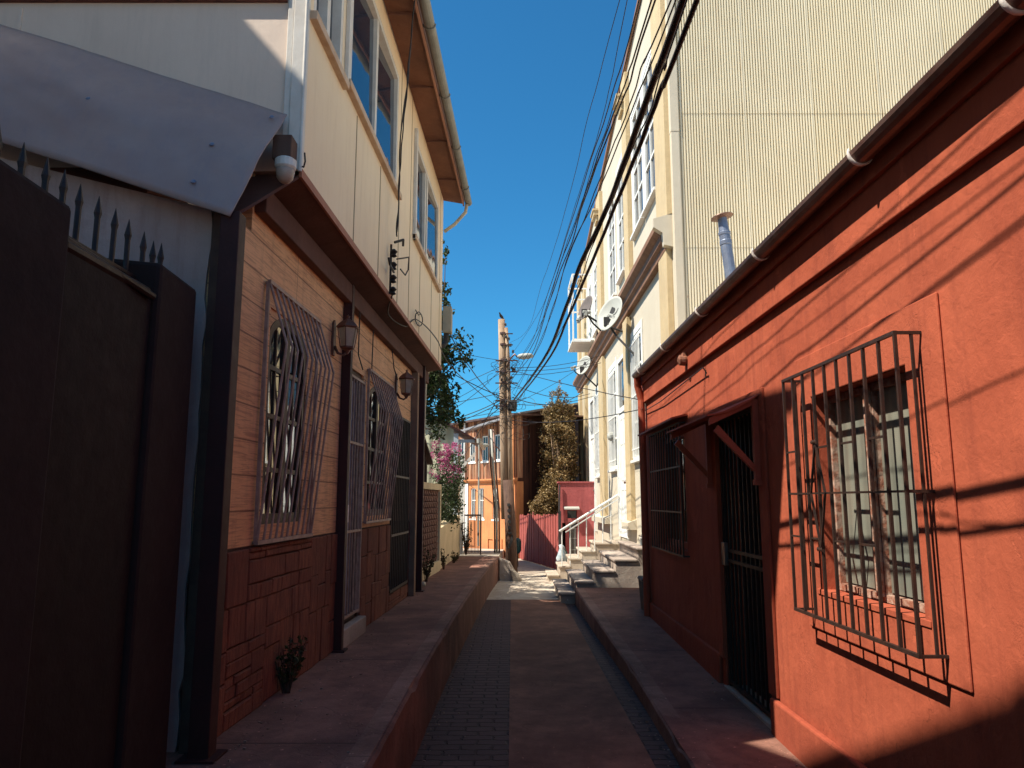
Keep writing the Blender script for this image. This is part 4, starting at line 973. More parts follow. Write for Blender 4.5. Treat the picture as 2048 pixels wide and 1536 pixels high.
# ------------------------------------------------------------------ far left: block screen, garden wall, shed, gate
gf = frame(-1.345, 10.62, .0625, 1, 1, -.06)
t = thing('block_screen_wall', 'openwork breeze block screen in a cream frame just past the cream house', 'wall', (-1.3, 11.6, .45))
m = MB(gf); m.box(0, 2.1, -.06, .03, 1.76, 1.86); m.box(2.0, 2.1, -.06, .03, .45, 1.758); m.box(0, 1.998, -.06, .03, .44, .62); m.build('wall_frame', MATS['cream garden wall'], t, bevel=.006)
m = MB(gf)
for i in range(12):
    for j in range(12):
        u = .02 + i * .165; z = .64 + j * .094; 
        m.prism([(u, .0, z), (u + .07, .0, z + .012), (u + .155, .0, z + .085), (u + .085, 0, z + .075)], (0, -.04, 0))
    m.box(.0 + i * .165, .012 + i * .165, -.045, .004, .62, 1.76)
m.build('openwork_block', M('brown screen block', (.30, .15, .10), (.2, .09, .06), 9), t)
MB(gf).box(0, 2.0, -.30, -.28, .45, 1.8).build('screen_backing', GATE, t)
t = thing('garden_wall', 'low sunny cream garden wall below the bougainvillea', 'wall', (-1.2, 14.6, .45))
MB().hexa([(-1.38, 12.72, .4), (-1.213, 12.72, .4), (-1.12, 16.4, .4), (-1.30, 16.4, .4), (-1.38, 12.72, 1.12), (-1.213, 12.72, 1.12), (-1.12, 16.4, 1.28), (-1.30, 16.4, 1.28)]).build('wall_body', MATS['cream garden wall'], t, bevel=.01)
t = thing('dark_board_fence', 'dark vertical board fence with a sloping top above the block screen', 'fence', (-1.5, 12, .5))
m = MB()
for k in range(15):
    y = 11.0 + k * .13; x = -1.52 + .03 * (y - 11) + .01 * (k % 2); m.box(x - .012, x + .012, y, y + .12, .5, 2.92 - .05 * k + rr(-.02, .02))
m.build('board', GATE, t)
m = MB(); m.hexa([(-1.6, 10.9, 2.93), (-1.42, 10.9, 2.93), (-1.36, 13.0, 2.2), (-1.6, 13.0, 2.2), (-1.6, 10.9, 2.97), (-1.42, 10.9, 2.97), (-1.36, 13.0, 2.24), (-1.6, 13.0, 2.24)]); m.build('capping', STEEL, t)
t = thing('corrugated_shed', 'small shed with pale corrugated gable wall and overhanging eave', 'shed', (-1.6, 17.2, .4))
m = MB(); n = 60; prev = None
for k in range(n + 1):
    x = -3.2 + 1.88 * k / n; y = 17.0 - .012 * math.cos(k * 2 * math.pi / 6) ; a, b = m.pt((x, y, .4)), m.pt((x, y, 3.72 - (x + 2.4) * .5 if x > -2.4 else 3.72))
    if prev: m.face((prev[0], a, b, prev[1]))
    prev = (a, b)
m.build('gable_wall', M('pale green corrugated sheet', (.50, .50, .36), (.4, .38, .27), 3, streak=.3), t, fix=False, smooth=True)
MB().box(-3.2, -1.33, 17.02, 19.5, .4, 3.0).build('shed_body', FACD, t)
m = MB(); m.hexa([(-2.5, 16.8, 3.86), (-.78, 16.8, 2.90), (-.78, 19.6, 2.90), (-2.5, 19.6, 3.86), (-2.5, 16.8, 3.9), (-.78, 16.8, 2.94), (-.78, 19.6, 2.94), (-2.5, 19.6, 3.9)]); m.build('roof', STEEL, t)
m = MB(); m.box(-1.315, -1.21, 16.88, 16.98, .4, 3.08); m.build('corner_post', M('pale blue post', (.46, .52, .58), None, 6), t)
MB().box(-1.209, -.84, 16.9, 16.96, 2.88, 2.95).build('eave_beam', MATS['pale blue post'], t)
m = MB(); m.hexa([(-1.16, 16.9, 2.25), (-.82, 16.9, 2.6), (-.82, 16.96, 2.6), (-1.16, 16.96, 2.25), (-1.16, 16.9, 2.34), (-.82, 16.9, 2.69), (-.82, 16.96, 2.69), (-1.16, 16.96, 2.34)]); m.build('brace', TRIM, t)
gutter((-.74, 16.8, 2.93), (-.74, 19.6, 2.93), .05, DISHG, t)
m = MB(); m.tube([(-.74, 16.82, 2.9), (-.74, 16.83, 2.0), (-.74, 16.9, .6)], .02, 8); m.lathe((-.74, 16.82, 2.86), [(.05, 0), (.06, .1)], 10); m.build('downpipe', DISHG, t)
t = thing('garden_post', 'white square post at the far end of the cream garden wall', 'post', (-1.08, 16.5, .45)); MB().box(-1.13, -1.055, 16.44, 16.52, .44, 2.55).build('shaft', WHT, t, bevel=.004); MB().box(-1.15, -1.035, 16.42, 16.54, 2.551, 2.59).build('cap', WHT, t)
t = thing('picket_gate', 'dark iron picket gate across the lane in front of the orange house', 'gate', (-.85, 16.75, .42))
m = MB()
for k in range(12): m.bar((-1.04 + k * .031, 16.75, .46), (-1.04 + k * .031, 16.75, 1.25), .012)
m.bar((-1.05, 16.75, 1.27), (-.68, 16.75, 1.27), .035); m.bar((-1.05, 16.75, .5), (-.68, 16.75, .5), .02); m.bar((-.685, 16.75, .38), (-.685, 16.75, 1.28), .03)
m.build('gate_leaf', BLKI, t)
t = thing('wall_meter_box', 'cream meter box high on the far corner of the cream upper storey', 'meter box', (-.93, 10.7, 3.9))
MB().box(-.995, -.87, 10.5, 10.7, 3.98, 4.36).build('box_body', M('box cream', (.5, .44, .33), None, 6), t, bevel=.008); MB().tube([(-.95, 10.6, 3.98), (-.96, 10.6, 3.85), (-1.0, 10.55, 3.78)], .04, 10).build('spout', DKGR, t)

# ------------------------------------------------------------------ foliage
def leaf(m, p, s, nrm=None):
    a = Vector((rr(-1, 1), rr(-1, 1), rr(-.6, 1))).normalized(); b = a.cross(Vector((rr(-1, 1), rr(-1, 1), rr(-1, 1)))).normalized(); p = Vector(p)
    c = a.cross(b) * s * .18
    i = len(m.v); m.v += [p - a * s * .5, p + b * s * .28 + c, p + a * s * .5, p - b * s * .28 + c]; m.face((i, i + 1, i + 2)); m.face((i, i + 2, i + 3))
def clump(m, c, r, n, s, flat=1.0):
    c = Vector(c)
    for _ in range(n):
        d = Vector((random.gauss(0, 1), random.gauss(0, 1), random.gauss(0, 1))).normalized() * r * (R() ** .45); d.z *= flat
        leaf(m, c + d, s * rr(.6, 1.3))
def branch_mesh(mb, base, tips, r):
    for tp in tips:
        b = Vector(base); e = Vector(tp); mid = b.lerp(e, .5) + Vector((rr(-.05, .05), rr(-.05, .05), .04)); mb.tube([b, mid, e], [r, r * .6, r * .25], 6)
# dark tree behind the cream house
t = thing('leafy_tree', 'dark green tree spilling out behind the far corner of the cream house', 'tree', (-2.2, 12.6, .4))
m = MB(); tips = []; lf = MB()
for k in range(80):
    z = rr(2.7, 5.6); x = rr(-2.9, -1.12 + .12 * math.sin(z * 5)) + (.2 if z < 4.2 else -.05 if z < 4.8 else -.02); y = rr(11.6, 13.4); r0 = rr(.12, .26)
    tips.append((x, y, z)); clump(lf, (x, y, z), r0, int(r0 * 420), .085)
for k in range(90):
    z = rr(2.75, 4.2); x = rr(-1.4, -1.02); y = rr(11.2, 12.6); tips.append((x, y, z)); clump(lf, (x, y, z), rr(.06, .14), 22, .08)
for k in range(44):
    z = rr(3.6, 5.7); x = -1.10 + rr(-.12, .06); y = rr(11.4, 12.2); clump(lf, (x, y, z), .06, 9, .075)
m.tube([(-1.5, 12.2, 3.1), (-1.25, 11.9, 3.7), (-1.1, 11.8, 4.6), (-1.08, 11.7, 5.6)], [.02, .015, .01, .004], 6); m.tube([(-2.2, 12.6, .4), (-2.15, 12.5, 1.6), (-2.0, 12.4, 2.8), (-1.9, 12.4, 4.2)], [.14, .12, .09, .04], 9); branch_mesh(m, (-2.0, 12.4, 2.9), tips[::3], .022)
m.build('trunk', MATS['dark pole timber'], t, smooth=True); lf.build('crown', MATS['dark green leaves'], t, fix=False)
# second crown that shades the lane
t = thing('leafy_tree', 'dense dark tree rising behind the block screen and board fence', 'tree', (-3.3, 14.4, .4))
m = MB(); lf = MB(); tips = []
for k in range(70):
    a = rr(0, 6.28); q = R() ** .5; x = -3.2 + math.cos(a) * 1.1 * q; y = 14.4 + math.sin(a) * 1.5 * q; z = rr(1.8, 3.4); tips.append((x, y, z)); clump(lf, (x, y, z), rr(.2, .38), 90, .11)
m.tube([(-3.3, 14.4, .3), (-3.25, 14.4, 1.8), (-3.2, 14.4, 3)], [.14, .11, .05], 9); branch_mesh(m, (-3.25, 14.4, 1.9), tips[::3], .025)
m.build('trunk', MATS['dark pole timber'], t, smooth=True); lf.build('crown', MATS['dark green leaves'], t, fix=False)
# golden tree
t = thing('golden_tree', 'tall golden brown leafy tree behind the maroon fence', 'tree', (1.3, 21.5, 0))
m = MB(); lf = MB(); tips = []
for k in range(330):
    z = rr(1.2, 4.3); f = (z - 1.2) / 3.3; wd = .60 if f < .62 else .60 * math.sqrt(max(.05, 1 - ((f - .62) / .42) ** 2))
    wd *= .88 + .2 * mnoise.noise(Vector((z * 2.3, 0, 0)))
    a = rr(0, 6.28); q = R() ** .5; x = 1.33 + math.cos(a) * wd * q; y = 21.5 + math.sin(a) * wd * q; tips.append((x, y, z)); clump(lf, (x, y, z), rr(.1, .2), 46, .07)
for k in range(26): clump(lf, (1.28 + rr(-.2, .25), 21.2 + rr(-.2, .2), rr(4.2, 4.72)), .08, 20, .055)
for bx, bz in ((1.36, 4.98), (1.12, 4.6), (1.55, 4.65), (.95, 4.25), (1.72, 4.3)):
    for k in range(12): clump(lf, (bx + rr(-.04, .04), 21.2, bz - rr(0, .6)), .055, 14, .05)
    m.tube([(1.3, 21.5, 3.6), (bx, 21.2, bz)], [.02, .004], 5)
for k in range(60): x = rr(.55, 1.1); tips.append((x, 20.9, 1.6)); clump(lf, (x, 20.9 + rr(-.2, .2), rr(1.15, 1.85 if x > .7 else 1.55)), rr(.08, .15), 38, .06)
m.tube([(1.3, 21.5, -.05), (1.32, 21.5, 1.2), (1.3, 21.5, 2.6), (1.33, 21.5, 4.2)], [.09, .075, .05, .02], 8); branch_mesh(m, (1.31, 21.5, 1.4), tips[::8], .02)
m.build('trunk', MATS['pole timber'], t, smooth=True); lf.build('crown', MATS['golden leaves'], t, fix=False)
# bougainvillea
t = thing('bougainvillea', 'bougainvillea with magenta blossoms hanging over the cream garden wall', 'shrub', (-1.4, 15, .5))
lf = MB(); fl = MB(); m = MB(); tips = []
for k in range(75):
    y = rr(13.6, 16.2); z = rr(1.15, 2.5); x = -1.30 + .07 * (y - 13.6) / 1.5 + rr(-.12, .17) * (1 if z > 1.5 else .7); tips.append((x, y, z)); clump(lf, (x, y, z), rr(.1, .2), 60, .055)
for k in range(60):
    y = rr(13.4, 15.9); z = rr(2.15, 2.72) if k % 4 else rr(1.9, 2.3); x = -1.27 + .07 * (y - 13.6) / 1.5 + rr(-.2, .16); clump(fl, (x, y, z), rr(.05, .1), 26, .042)
m.tube([(-1.45, 15, .45), (-1.42, 15, 1.2), (-1.4, 14.9, 2)], [.05, .04, .02], 7); branch_mesh(m, (-1.42, 15, 1.3), tips[::5], .012)
m.build('stem', MATS['dark pole timber'], t); lf.build('foliage', MATS['dark green leaves'], t, fix=False); fl.build('blossom', MATS['magenta blossom'], t, fix=False)
def weed(label, x, y, z, h, n, sp):
    t = thing('weed_plant', label, 'plant', (x, y, z)); m = MB(); lf = MB()
    for k in range(n):
        tx, ty, th = x + rr(-sp, sp), y + rr(-sp, sp) * 1.3, h * rr(.45, 1); m.tube([(x + rr(-.02, .02), y, z), (x + (tx - x) * .6, y + (ty - y) * .6, z + th * .6), (tx, ty, z + th)], [.006, .004, .002], 5)
        for q in range(9): f = rr(.25, 1); leaf(lf, (x + (tx - x) * f + rr(-.02, .02), y + (ty - y) * f + rr(-.02, .02), z + th * f), rr(.03, .055))
    m.build('stem', MATS['dark pole timber'], t); lf.build('foliage', MATS['weed leaves'], t, fix=False)
weed('dark weed growing against the stone base below the first window', -1.36, 4.75, .45, .36, 22, .10)
weed('bushy weed at the foot of the block screen', -1.22, 11.0, .45, .55, 18, .13)
weed('small weed at the near end of the cream garden wall', -1.15, 12.9, .45, .36, 12, .07)
weed('low weed tuft halfway along the cream garden wall', -1.08, 14.2, .45, .22, 14, .12)
weed('dark shrub at the foot of the white post beside the picket gate', -.98, 16.3, .45, .75, 30, .13)

# ------------------------------------------------------------------ far buildings
P0, P1 = Vector((-2.6, 25.0, 0)), Vector((.12, 21.2, 0)); dv = (P1 - P0); Lw = dv.length; dv.normalize()
FO = frame(P0.x, P0.y, dv.x, dv.y, dv.y * 1.0, -dv.x * 1.0)
if FO(0, 1, 0).y > P0.y: FO = frame(P0.x, P0.y, dv.x, dv.y, -dv.y, dv.x)
OH = thing('orange_house', 'orange stucco house with a rusted tin upper storey at the end of the lane', 'house', (-1, 23, 0))
lw = [(1.1, 1.35), (1.62, 1.9), (2.3, 2.58), (2.75, 3.02), (3.5, 3.78)]
uw = [(.9, 1.2), (1.5, 1.85), (2.2, 2.5), (2.9, 3.2), (3.55, 3.85), (4.3, 4.5)]
MB(FO).grid(0, Lw, -.1, 2.12, 0, .25, [(a, b, 1.05, 1.95) for a, b in lw]).build('lower_wall', MATS['orange stucco'], OH)
m = MB(FO); k = 0; u = 0
MB(FO).grid(0, Lw, 2.22, 3.98, -.02, .2, [(a, b, 2.75, 3.5) for a, b in uw]).build('upper_wall', MATS['rusted orange tin'], OH)
m = MB(FO)
for k in range(27):
    u = .05 + k * .172
    if any(a - .03 < u < b + .02 for a, b in uw): m.box(u, u + .02, -.019, .0, 2.23, 2.73); m.box(u, u + .02, -.019, .0, 3.54, 3.97)
    else: m.box(u, u + .02, -.019, .0, 2.23, 3.97)
m.build('batten', MATS['rusted orange tin'], OH)
MB(FO).prism([(0, 0, 2.12), (0, .06, 2.12), (0, .1, 2.17), (0, .1, 2.21), (0, -.02, 2.22)], (Lw + .05, 0, 0)).build('string_course', MATS['orange stucco'], OH)
for a, b in lw: window(OH, FO, a, b, 1.05, 1.95, -.03, .035, (.5,), (.6,), WHT, GLW, d=.04, sill=.04)
for a, b in uw: window(OH, FO, a, b, 2.75, 3.5, -.03, .03, (.5,), (), WHT, GLW, d=.04, sill=.03)
MB(FO).box(2.3, 2.55, .004, .03, .25, 1.0).build('board_patch', MATS['orange stucco'], OH)
for a in (2.05, 4.35): MB(FO).box(a, a + .14, .002, .04, .2, 2.1).build('wall_pilaster', WHT, OH)
MB(FO).grid(3.2, 4.0, .12, .5, .03, .03, [(3.3, 3.55, .2, .48), (3.65, 3.9, .2, .48)]).build('vent_base', MATS['orange stucco'], OH)
MB(FO).tube([(2.02, .06, .2), (2.02, .06, 4.0)], .03, 8).build('downpipe', WHT, OH)
MB(FO).hexa([(-.2, .2, 3.96), (Lw + .15, .2, 3.96), (Lw + .15, -3, 4.1), (-.2, -3, 4.1), (-.2, .2, 4.02), (Lw + .15, .2, 4.02), (Lw + .15, -3, 4.14), (-.2, -3, 4.14)]).build('roof', GALV, OH)
MB(FO).box(Lw - .16, Lw - .001, .001, .03, 2.23, 3.95).build('corner_board', MATS['rusted orange tin'], OH)
MB(FO).tube([(Lw - .05, .07, 3.9), (Lw - .05, .07, .1)], .03, 8).build('downpipe', MATS['orange stucco'], OH)
t = thing('weathered_tin_building', 'dark weathered tin clad building behind the golden tree', 'building', (2, 24, 0))
Q0, Q1 = Vector((.16, 21.25, 0)), Vector((3.4, 26.0, 0)); dq = (Q1 - Q0); Lq = dq.length; dq.normalize(); FQ = frame(Q0.x, Q0.y, dq.x, dq.y, dq.y, -dq.x)
MB(FQ).hexa([(0, 0, -.1), (Lq, 0, -.1), (Lq, -.3, -.1), (0, -.3, -.1), (0, 0, 4.0), (Lq, 0, 5.1), (Lq, -.3, 5.1), (0, -.3, 4.0)]).build('clad_wall', MATS['dark weathered tin'], t)
m = MB(FQ)
for k in range(13): u = .1 + k * .45; m.box(u, u + .025, .001, .015, 0, 3.98 + 1.1 * u / Lq)
for z in (1.5, 2.7): m.box(0, Lq, .001, .012, z, z + .03)
m.build('batten', MATS['dark weathered tin'], t)
MB(FQ).hexa([(-.1, .15, 4.0), (Lq, .15, 5.1), (Lq, -2, 4.5), (-.1, -2, 3.6), (-.1, .15, 4.06), (Lq, .15, 5.16), (Lq, -2, 4.56), (-.1, -2, 3.66)]).build('roof', M('grey roof sheet', (.3, .3, .32), None, 3, rough=.6), t)
# maroon fence: boards
t = thing('maroon_board_fence', 'maroon vertical board fence in the sun right of the utility pole', 'fence', (.7, 19.5, 0))
q0, q1 = Vector((.2, 21.0, 0)), Vector((1.07, 17.6, 0)); n = 34; m = MB()
for k in range(n):
    a = q0.lerp(q1, k / n); b = q0.lerp(q1, (k + .93) / n); o = .012 * (k % 2) + rr(0, .006); zt = 1.20 + .06 * k / n + rr(-.03, .03) + (.06 if k in (13, 33) else 0); ax = Vector((.25, .06, 0)).normalized() * .02
    a = a - ax * (o * 50 - .5); b = b - ax * (o * 50 - .5)
    m.hexa([tuple(a) [:2] + (.0 + rr(0, .04),), tuple(b)[:2] + (.02,), tuple(b + ax)[:2] + (.02,), tuple(a + ax)[:2] + (.02,), tuple(a)[:2] + (zt,), tuple(b)[:2] + (zt,), tuple(b + ax)[:2] + (zt,), tuple(a + ax)[:2] + (zt,)])
m.build('board', MATS['maroon fence boards'], t)
MB().box(1.07, 1.13, 17.55, 17.62, -.02, 1.35).build('end_post', DKGR, t)
t = thing('maroon_house', 'small flat roofed maroon house past the stairs', 'house', (1.7, 20.4, 0))
FM = FY(20.2)
MB(FM).grid(1.25, 2.19, -.1, 2.05, 0, .12, [(1.47, 1.72, 1.12, 1.33), (1.50, 1.72, .02, 1.02), (1.33, 1.42, .25, 1.0)]).build('wall', MATS['maroon stucco'], t)
MB().box(1.23, 2.19, 20.17, 20.75, 2.051, 2.09).build('roof', MATS['maroon stucco'], t)
MB().box(1.26, 2.18, 20.33, 20.7, 0, 2.04).build('inner_wall', GATE, t)
d = MB(FM).box(1.51, 1.71, -.10, -.07, .03, 1.01).build('door', DKGR, t)
m = MB(FM)
for k in range(5): m.bar((1.535 + k * .038, -.05, .05), (1.535 + k * .038, -.05, 1.0), .008)
for z in (.3, .6, .85): m.bar((1.51, -.05, z), (1.71, -.05, z), .01)
m.build('door_grille', DISHG, d)
MB(FM).box(1.48, 1.71, -.1, -.09, 1.13, 1.32).build('pane', GLW, t)
MB(FM).hexa([(1.38, .002, 1.40), (1.78, .002, 1.40), (1.78, .18, 1.35), (1.38, .18, 1.35), (1.38, .002, 1.43), (1.78, .002, 1.43), (1.78, .18, 1.38), (1.38, .18, 1.38)]).build('window_hood', DISHG, t)
MB().tube([(1.27, 20.15, 2.0), (1.25, 20.13, 1.2), (1.25, 20.13, 0)], .022, 8).build('downpipe', DKGR, t)
# street bits
t = thing('hanging_bin', 'dark teal litter bin on a thin post beside the maroon fence', 'bin', (.12, 18.6, 0))
m = MB(); m.lathe((.13, 18.6, .32), [(.05, 0), (.09, .06), (.1, .25), (.08, .34), (.03, .37)], 14); m.build('bin_body', TEAL, t, smooth=True); MB().tube([(.14, 18.66, 0), (.14, 18.66, .6)], .014, 6).build('post', DKGR, t)
t = thing('rubbish_bag', 'white and blue rubbish bag hung at the end of the maroon fence', 'bag', (1.14, 17.4, .1))
m = MB(); m.lathe((1.13, 17.4, .15), [(.04, 0), (.1, .05), (.12, .18), (.09, .3), (.05, .36), (.07, .42), (.02, .44)], 11)
for k in range(len(m.v)): m.v[k] += Vector((mnoise.noise(m.v[k] * 9), mnoise.noise(m.v[k] * 11), mnoise.noise(m.v[k] * 7))) * .04
m.build('bag_body', BAGW, t, smooth=True); MB().lathe((1.18, 17.45, .12), [(.05, 0), (.09, .1), (.08, .3), (.03, .4)], 10).build('dark_sack', TEAL, t, smooth=True)

# ------------------------------------------------------------------ wall lanterns
def lantern(label, u, z, s):
    b = FL(u, 0, z); t = thing('wall_lantern', label, 'lantern', tuple(b), 'lanterns on the siding wall'); x, y = b.x, b.y
    MB().prism([(x + .002, y - .035 * s, z - .16 * s), (x + .002, y + .035 * s, z - .16 * s), (x + .002, y + .05 * s, z - .05 * s), (x + .002, y + .035 * s, z + .12 * s), (x + .002, y, z + .15 * s), (x + .002, y - .035 * s, z + .12 * s), (x + .002, y - .05 * s, z - .05 * s)], (.016, 0, 0)).build('backplate', LANT, t)
    MB().tube([(x + .018, y, z - .08 * s), (x + .05 * s, y, z - .14 * s), (x + .1 * s, y, z - .16 * s), (x + .13 * s, y, z - .13 * s)], [.013 * s, .012 * s, .01 * s, .012 * s], 8).build('arm', LANT, t, smooth=True)
    c = (x + .13 * s, y, z)
    m = MB(); m.lathe(c, [(.008, -.15 * s), (.02 * s, -.13 * s), (.03 * s, -.115 * s), (.062 * s, -.10 * s), (.065 * s, -.085 * s)], 6)
    m.lathe(c, [(.098 * s, .075 * s), (.105 * s, .085 * s), (.075 * s, .12 * s), (.045 * s, .145 * s), (.03 * s, .15 * s), (.012 * s, .17 * s), (.016 * s, .185 * s), (.002, .2 * s)], 6)
    for k in range(6):
        a = 2 * math.pi * (k + .5) / 6; m.tube([(c[0] + math.cos(a) * .062 * s, y + math.sin(a) * .062 * s, z - .09 * s), (c[0] + math.cos(a) * .09 * s, y + math.sin(a) * .09 * s, z + .08 * s)], .005 * s, 4)
    m.build('cage', LANT, t)
    MB().lathe(c, [(.055 * s, -.084 * s), (.082 * s, .074 * s)], 6).build('glass', LAMPG, t)
lantern('larger near copper lantern on the siding between the first window and the steel column', 5.70, 2.85, .9)
lantern('far copper lantern on the siding past the second barred window', 8.3, 2.86, .95)
# security camera at the corner of the upper storey
t = thing('dome_camera', 'round dome camera under the near corner of the cream upper storey', 'security camera', (-1.19, 3.9, 3.4))
MB().box(-1.31, -1.205, 3.85, 3.96, 3.44, 3.58).build('mount_box', M('brown mount', (.13, .07, .05), None, 6), t, bevel=.006)
MB().lathe((-1.235, 3.86, 3.36), [(.045, .08), (.058, .07), (.058, .03), (.05, .02)], 16).build('collar', TRIM, t, smooth=False)
MB().lathe((-1.235, 3.86, 3.36), [(.049, .022), (.05, .0), (.044, -.03), (.03, -.05), (.012, -.06), (.001, -.062)], 16).build('dome', LANT if 0 else M('dome plastic', (.45, .33, .26), None, 9, rough=.3), t, smooth=True)
t = thing('wall_hook', 'small black iron hook on the near corner of the cream upper storey', 'hook', (-1.17, 3.96, 3.5)); MB().tube([(-1.19, 3.99, 3.46), (-1.165, 3.96, 3.44), (-1.155, 3.95, 3.47), (-1.16, 3.95, 3.52)], .005, 5).build('hook_rod', BLKI, t)

# ------------------------------------------------------------------ cables
F_, H_ = 1500., 1000.
TH = math.atan((H_ - 768) / F_); CT, ST = math.cos(TH), math.sin(TH)
def world(px, py, z):   # where a sight line meets height z: used once to survey the cable heights
    u, v = (px - 1024) / F_, (768 - py) / F_; r = Vector((u, CT - v * ST, ST + v * CT)); s = (z - 1.6) / r.z
    return Vector((r.x * s, r.y * s, z))
def smoothpts(P, n=8):
    P = [Vector(p) for p in P]; Q = [P[0] * 2 - P[1]] + P + [P[-1] * 2 - P[-2]]; out = []
    for k in range(1, len(Q) - 2):
        for j in range(n):
            t = j / n; a, b, c, d = Q[k - 1:k + 3]
            out.append(.5 * ((2 * b) + (c - a) * t + (2 * a - 5 * b + 4 * c - d) * t * t + (3 * b - a - 3 * c + d) * t ** 3))
    return out + [P[-1]]
def cable(label, pts, r, n=8, group='overhead cables along the alley', name='overhead_cable', wob=0.0):
    P = smoothpts(pts, n)
    if wob:
        s = rr(0, 99); P = [p + Vector((mnoise.noise(Vector((k * .35, s, 0))), 0, mnoise.noise(Vector((k * .35, s, 9))))) * wob for k, p in enumerate(P)]
    return tag(MB().tube(P, r, 6, local=False).build(name, CABLE, smooth=True), label, 'cable', group)
def overhead(label, ipts, z0, attach, r, sag=.0, wob=.004):
    """ipts run from the top of the picture (height z0) to the pole (attach)"""
    at = Vector(attach); P = []; n = len(ipts)
    # height along the run falls or rises smoothly from z0 to the attachment; solve in depth
    for k, (px, py) in enumerate(ipts):
        z = z0
        for _ in range(30):
            w = world(px, py, z); f = min(1, max(0, (w.y - 2.0) / (at.y - 2.0))); z = .5 * z + .5 * (z0 + (at.z - z0) * f - sag * 4 * f * (1 - f))
        P.append(world(px, py, z))
    d = P[0] - P[1]; d.normalize(); back = [P[0] + d * 9 + Vector((0, 0, .5)), P[0] + d * 4 + Vector((0, 0, .1))]
    return cable(label, back + P + [at], r, 6, wob=wob)
overhead('thickest bundled black cable crossing the corrugated wall, left of the pair', [(1367, 0), (1315, 141), (1257, 302), (1216, 411), (1158, 536), (1132, 614), (1085, 722)], 3.30, (-.02, 16.1, 3.66), .0145, .28)
overhead('second thick black cable, right of the thickest bundle', [(1393, 0), (1325, 172), (1283, 281), (1231, 411), (1179, 536), (1135, 637), (1090, 729)], 3.17, (0, 16.1, 3.60), .0095, .3)
TL = 'thin black overhead cable running from the utility pole over the alley'
for ip, z0, at, r in (
    ([(1350, 0), (1262, 224), (1200, 375), (1140, 500), (1106, 614), (1075, 700)], 3.75, (.0, 16.1, 3.9), .009),
    ([(1340, 0), (1290, 118), (1250, 235), (1190, 385), (1128, 540), (1090, 660)], 3.55, (.02, 16.1, 3.75), .008),
    ([(1312, 0), (1242, 208), (1184, 354), (1143, 484), (1100, 600), (1062, 710)], 3.95, (-.1, 16.1, 4.1), .012),
    ([(1305, 0), (1248, 170), (1190, 330), (1150, 450), (1108, 565), (1070, 680)], 3.85, (-.1, 16.1, 4.0), .010),
    ([(1283, 0), (1230, 200), (1190, 320), (1155, 430), (1118, 535), (1080, 650)], 4.1, (-.05, 16.1, 4.3), .007),
    ([(1278, 0), (1225, 190), (1176, 340), (1140, 450), (1095, 590), (1060, 690)], 4.2, (-.05, 16.1, 4.4), .009),
    ([(1256, 0), (1212, 208), (1170, 350), (1135, 460), (1105, 560), (1070, 640)], 4.4, (-.1, 16.1, 4.6), .006),
    ([(1240, 0), (1176, 234), (1143, 375), (1106, 505), (1082, 573), (1055, 660)], 4.6, (-.12, 16.1, 4.95), .006),
    ([(1375, 0), (1330, 130), (1270, 290), (1205, 440), (1160, 560), (1110, 680)], 3.2, (.0, 16.1, 3.5), .007)):
    overhead(TL, ip, z0 + (.12 if z0 > 3.7 else 0), at, r * .44, .20 if z0 > 3.7 else .1, .012)
# cables from the pole to the left and right
def span(label, a, b, sag, r, group, wob=.0):
    a, b = Vector(a), Vector(b); cable(label, [a.lerp(b, f) - Vector((0, 0, sag * 4 * f * (1 - f))) for f in (0, .2, .4, .6, .8, 1)], r, 5, group, wob=wob)
g1 = 'cables from the utility pole to the left'; l1 = 'thin cable fanning out from the utility pole towards the left houses'
for a, b, sg, r in (((-.2, 16.1, 3.75), (-3.2, 17, 2.9), .12, .009), ((-.2, 16.1, 3.7), (-3.2, 17.5, 2.75), .1, .008), ((-.2, 16.1, 4.5), (-4, 16.5, 3.1), .1, .006), ((-.2, 16.1, 3.9), (-5, 20, 3.6), .05, .007),
                    ((-.2, 16.1, 3.8), (-2.6, 13, 4.9), .15, .010), ((-.22, 16.1, 3.75), (-1.02, 10.6, 4.2), .2, .008), ((-.22, 16.1, 4.35), (-4, 19, 2.9), .1, .006), ((-.22, 16.1, 3.5), (-4, 19, 3.2), .02, .006),
                    ((-.22, 16.1, 4.6), (-3.4, 14, 5.1), .1, .005), ((-.2, 16.1, 3.62), (-2.2, 23, 3.3), .1, .009), ((-.2, 16.1, 4.0), (-1.6, 22.5, 2.7), .1, .009), ((-.25, 16.1, 4.4), (-2.0, 14, 2.9), .2, .006)):
    span(l1, a, b, sg, r, g1, .01)
g2 = 'cables from the utility pole to the right'; l2 = 'thin cable crossing from the utility pole to the cream building'
for a, b, sg, r in (((0, 16.1, 4.45), (2.1, 17.6, 5.0), .08, .006), ((0, 16.1, 4.4), (2.1, 17.8, 4.9), .08, .006), ((0, 16.1, 4.3), (2.1, 17.4, 4.8), .1, .006), ((0, 16.1, 4.1), (2.15, 20.5, 4.5), .2, .008),
                    ((0, 16.1, 3.65), (2.15, 19.5, 4.3), .1, .007), ((.0, 16.1, 4.4), (1.66, 9.5, 2.86), .03, .006), ((0, 16.1, 3.3), (1.66, 9.45, 2.74), .1, .006), ((0, 16.1, 3.65), (2.1, 18.6, 5.2), .1, .005), ((0, 16.1, 3.8), (2.1, 22, 4.75), .25, .010)):
    span(l2, a, b, sg, r, g2, .006)
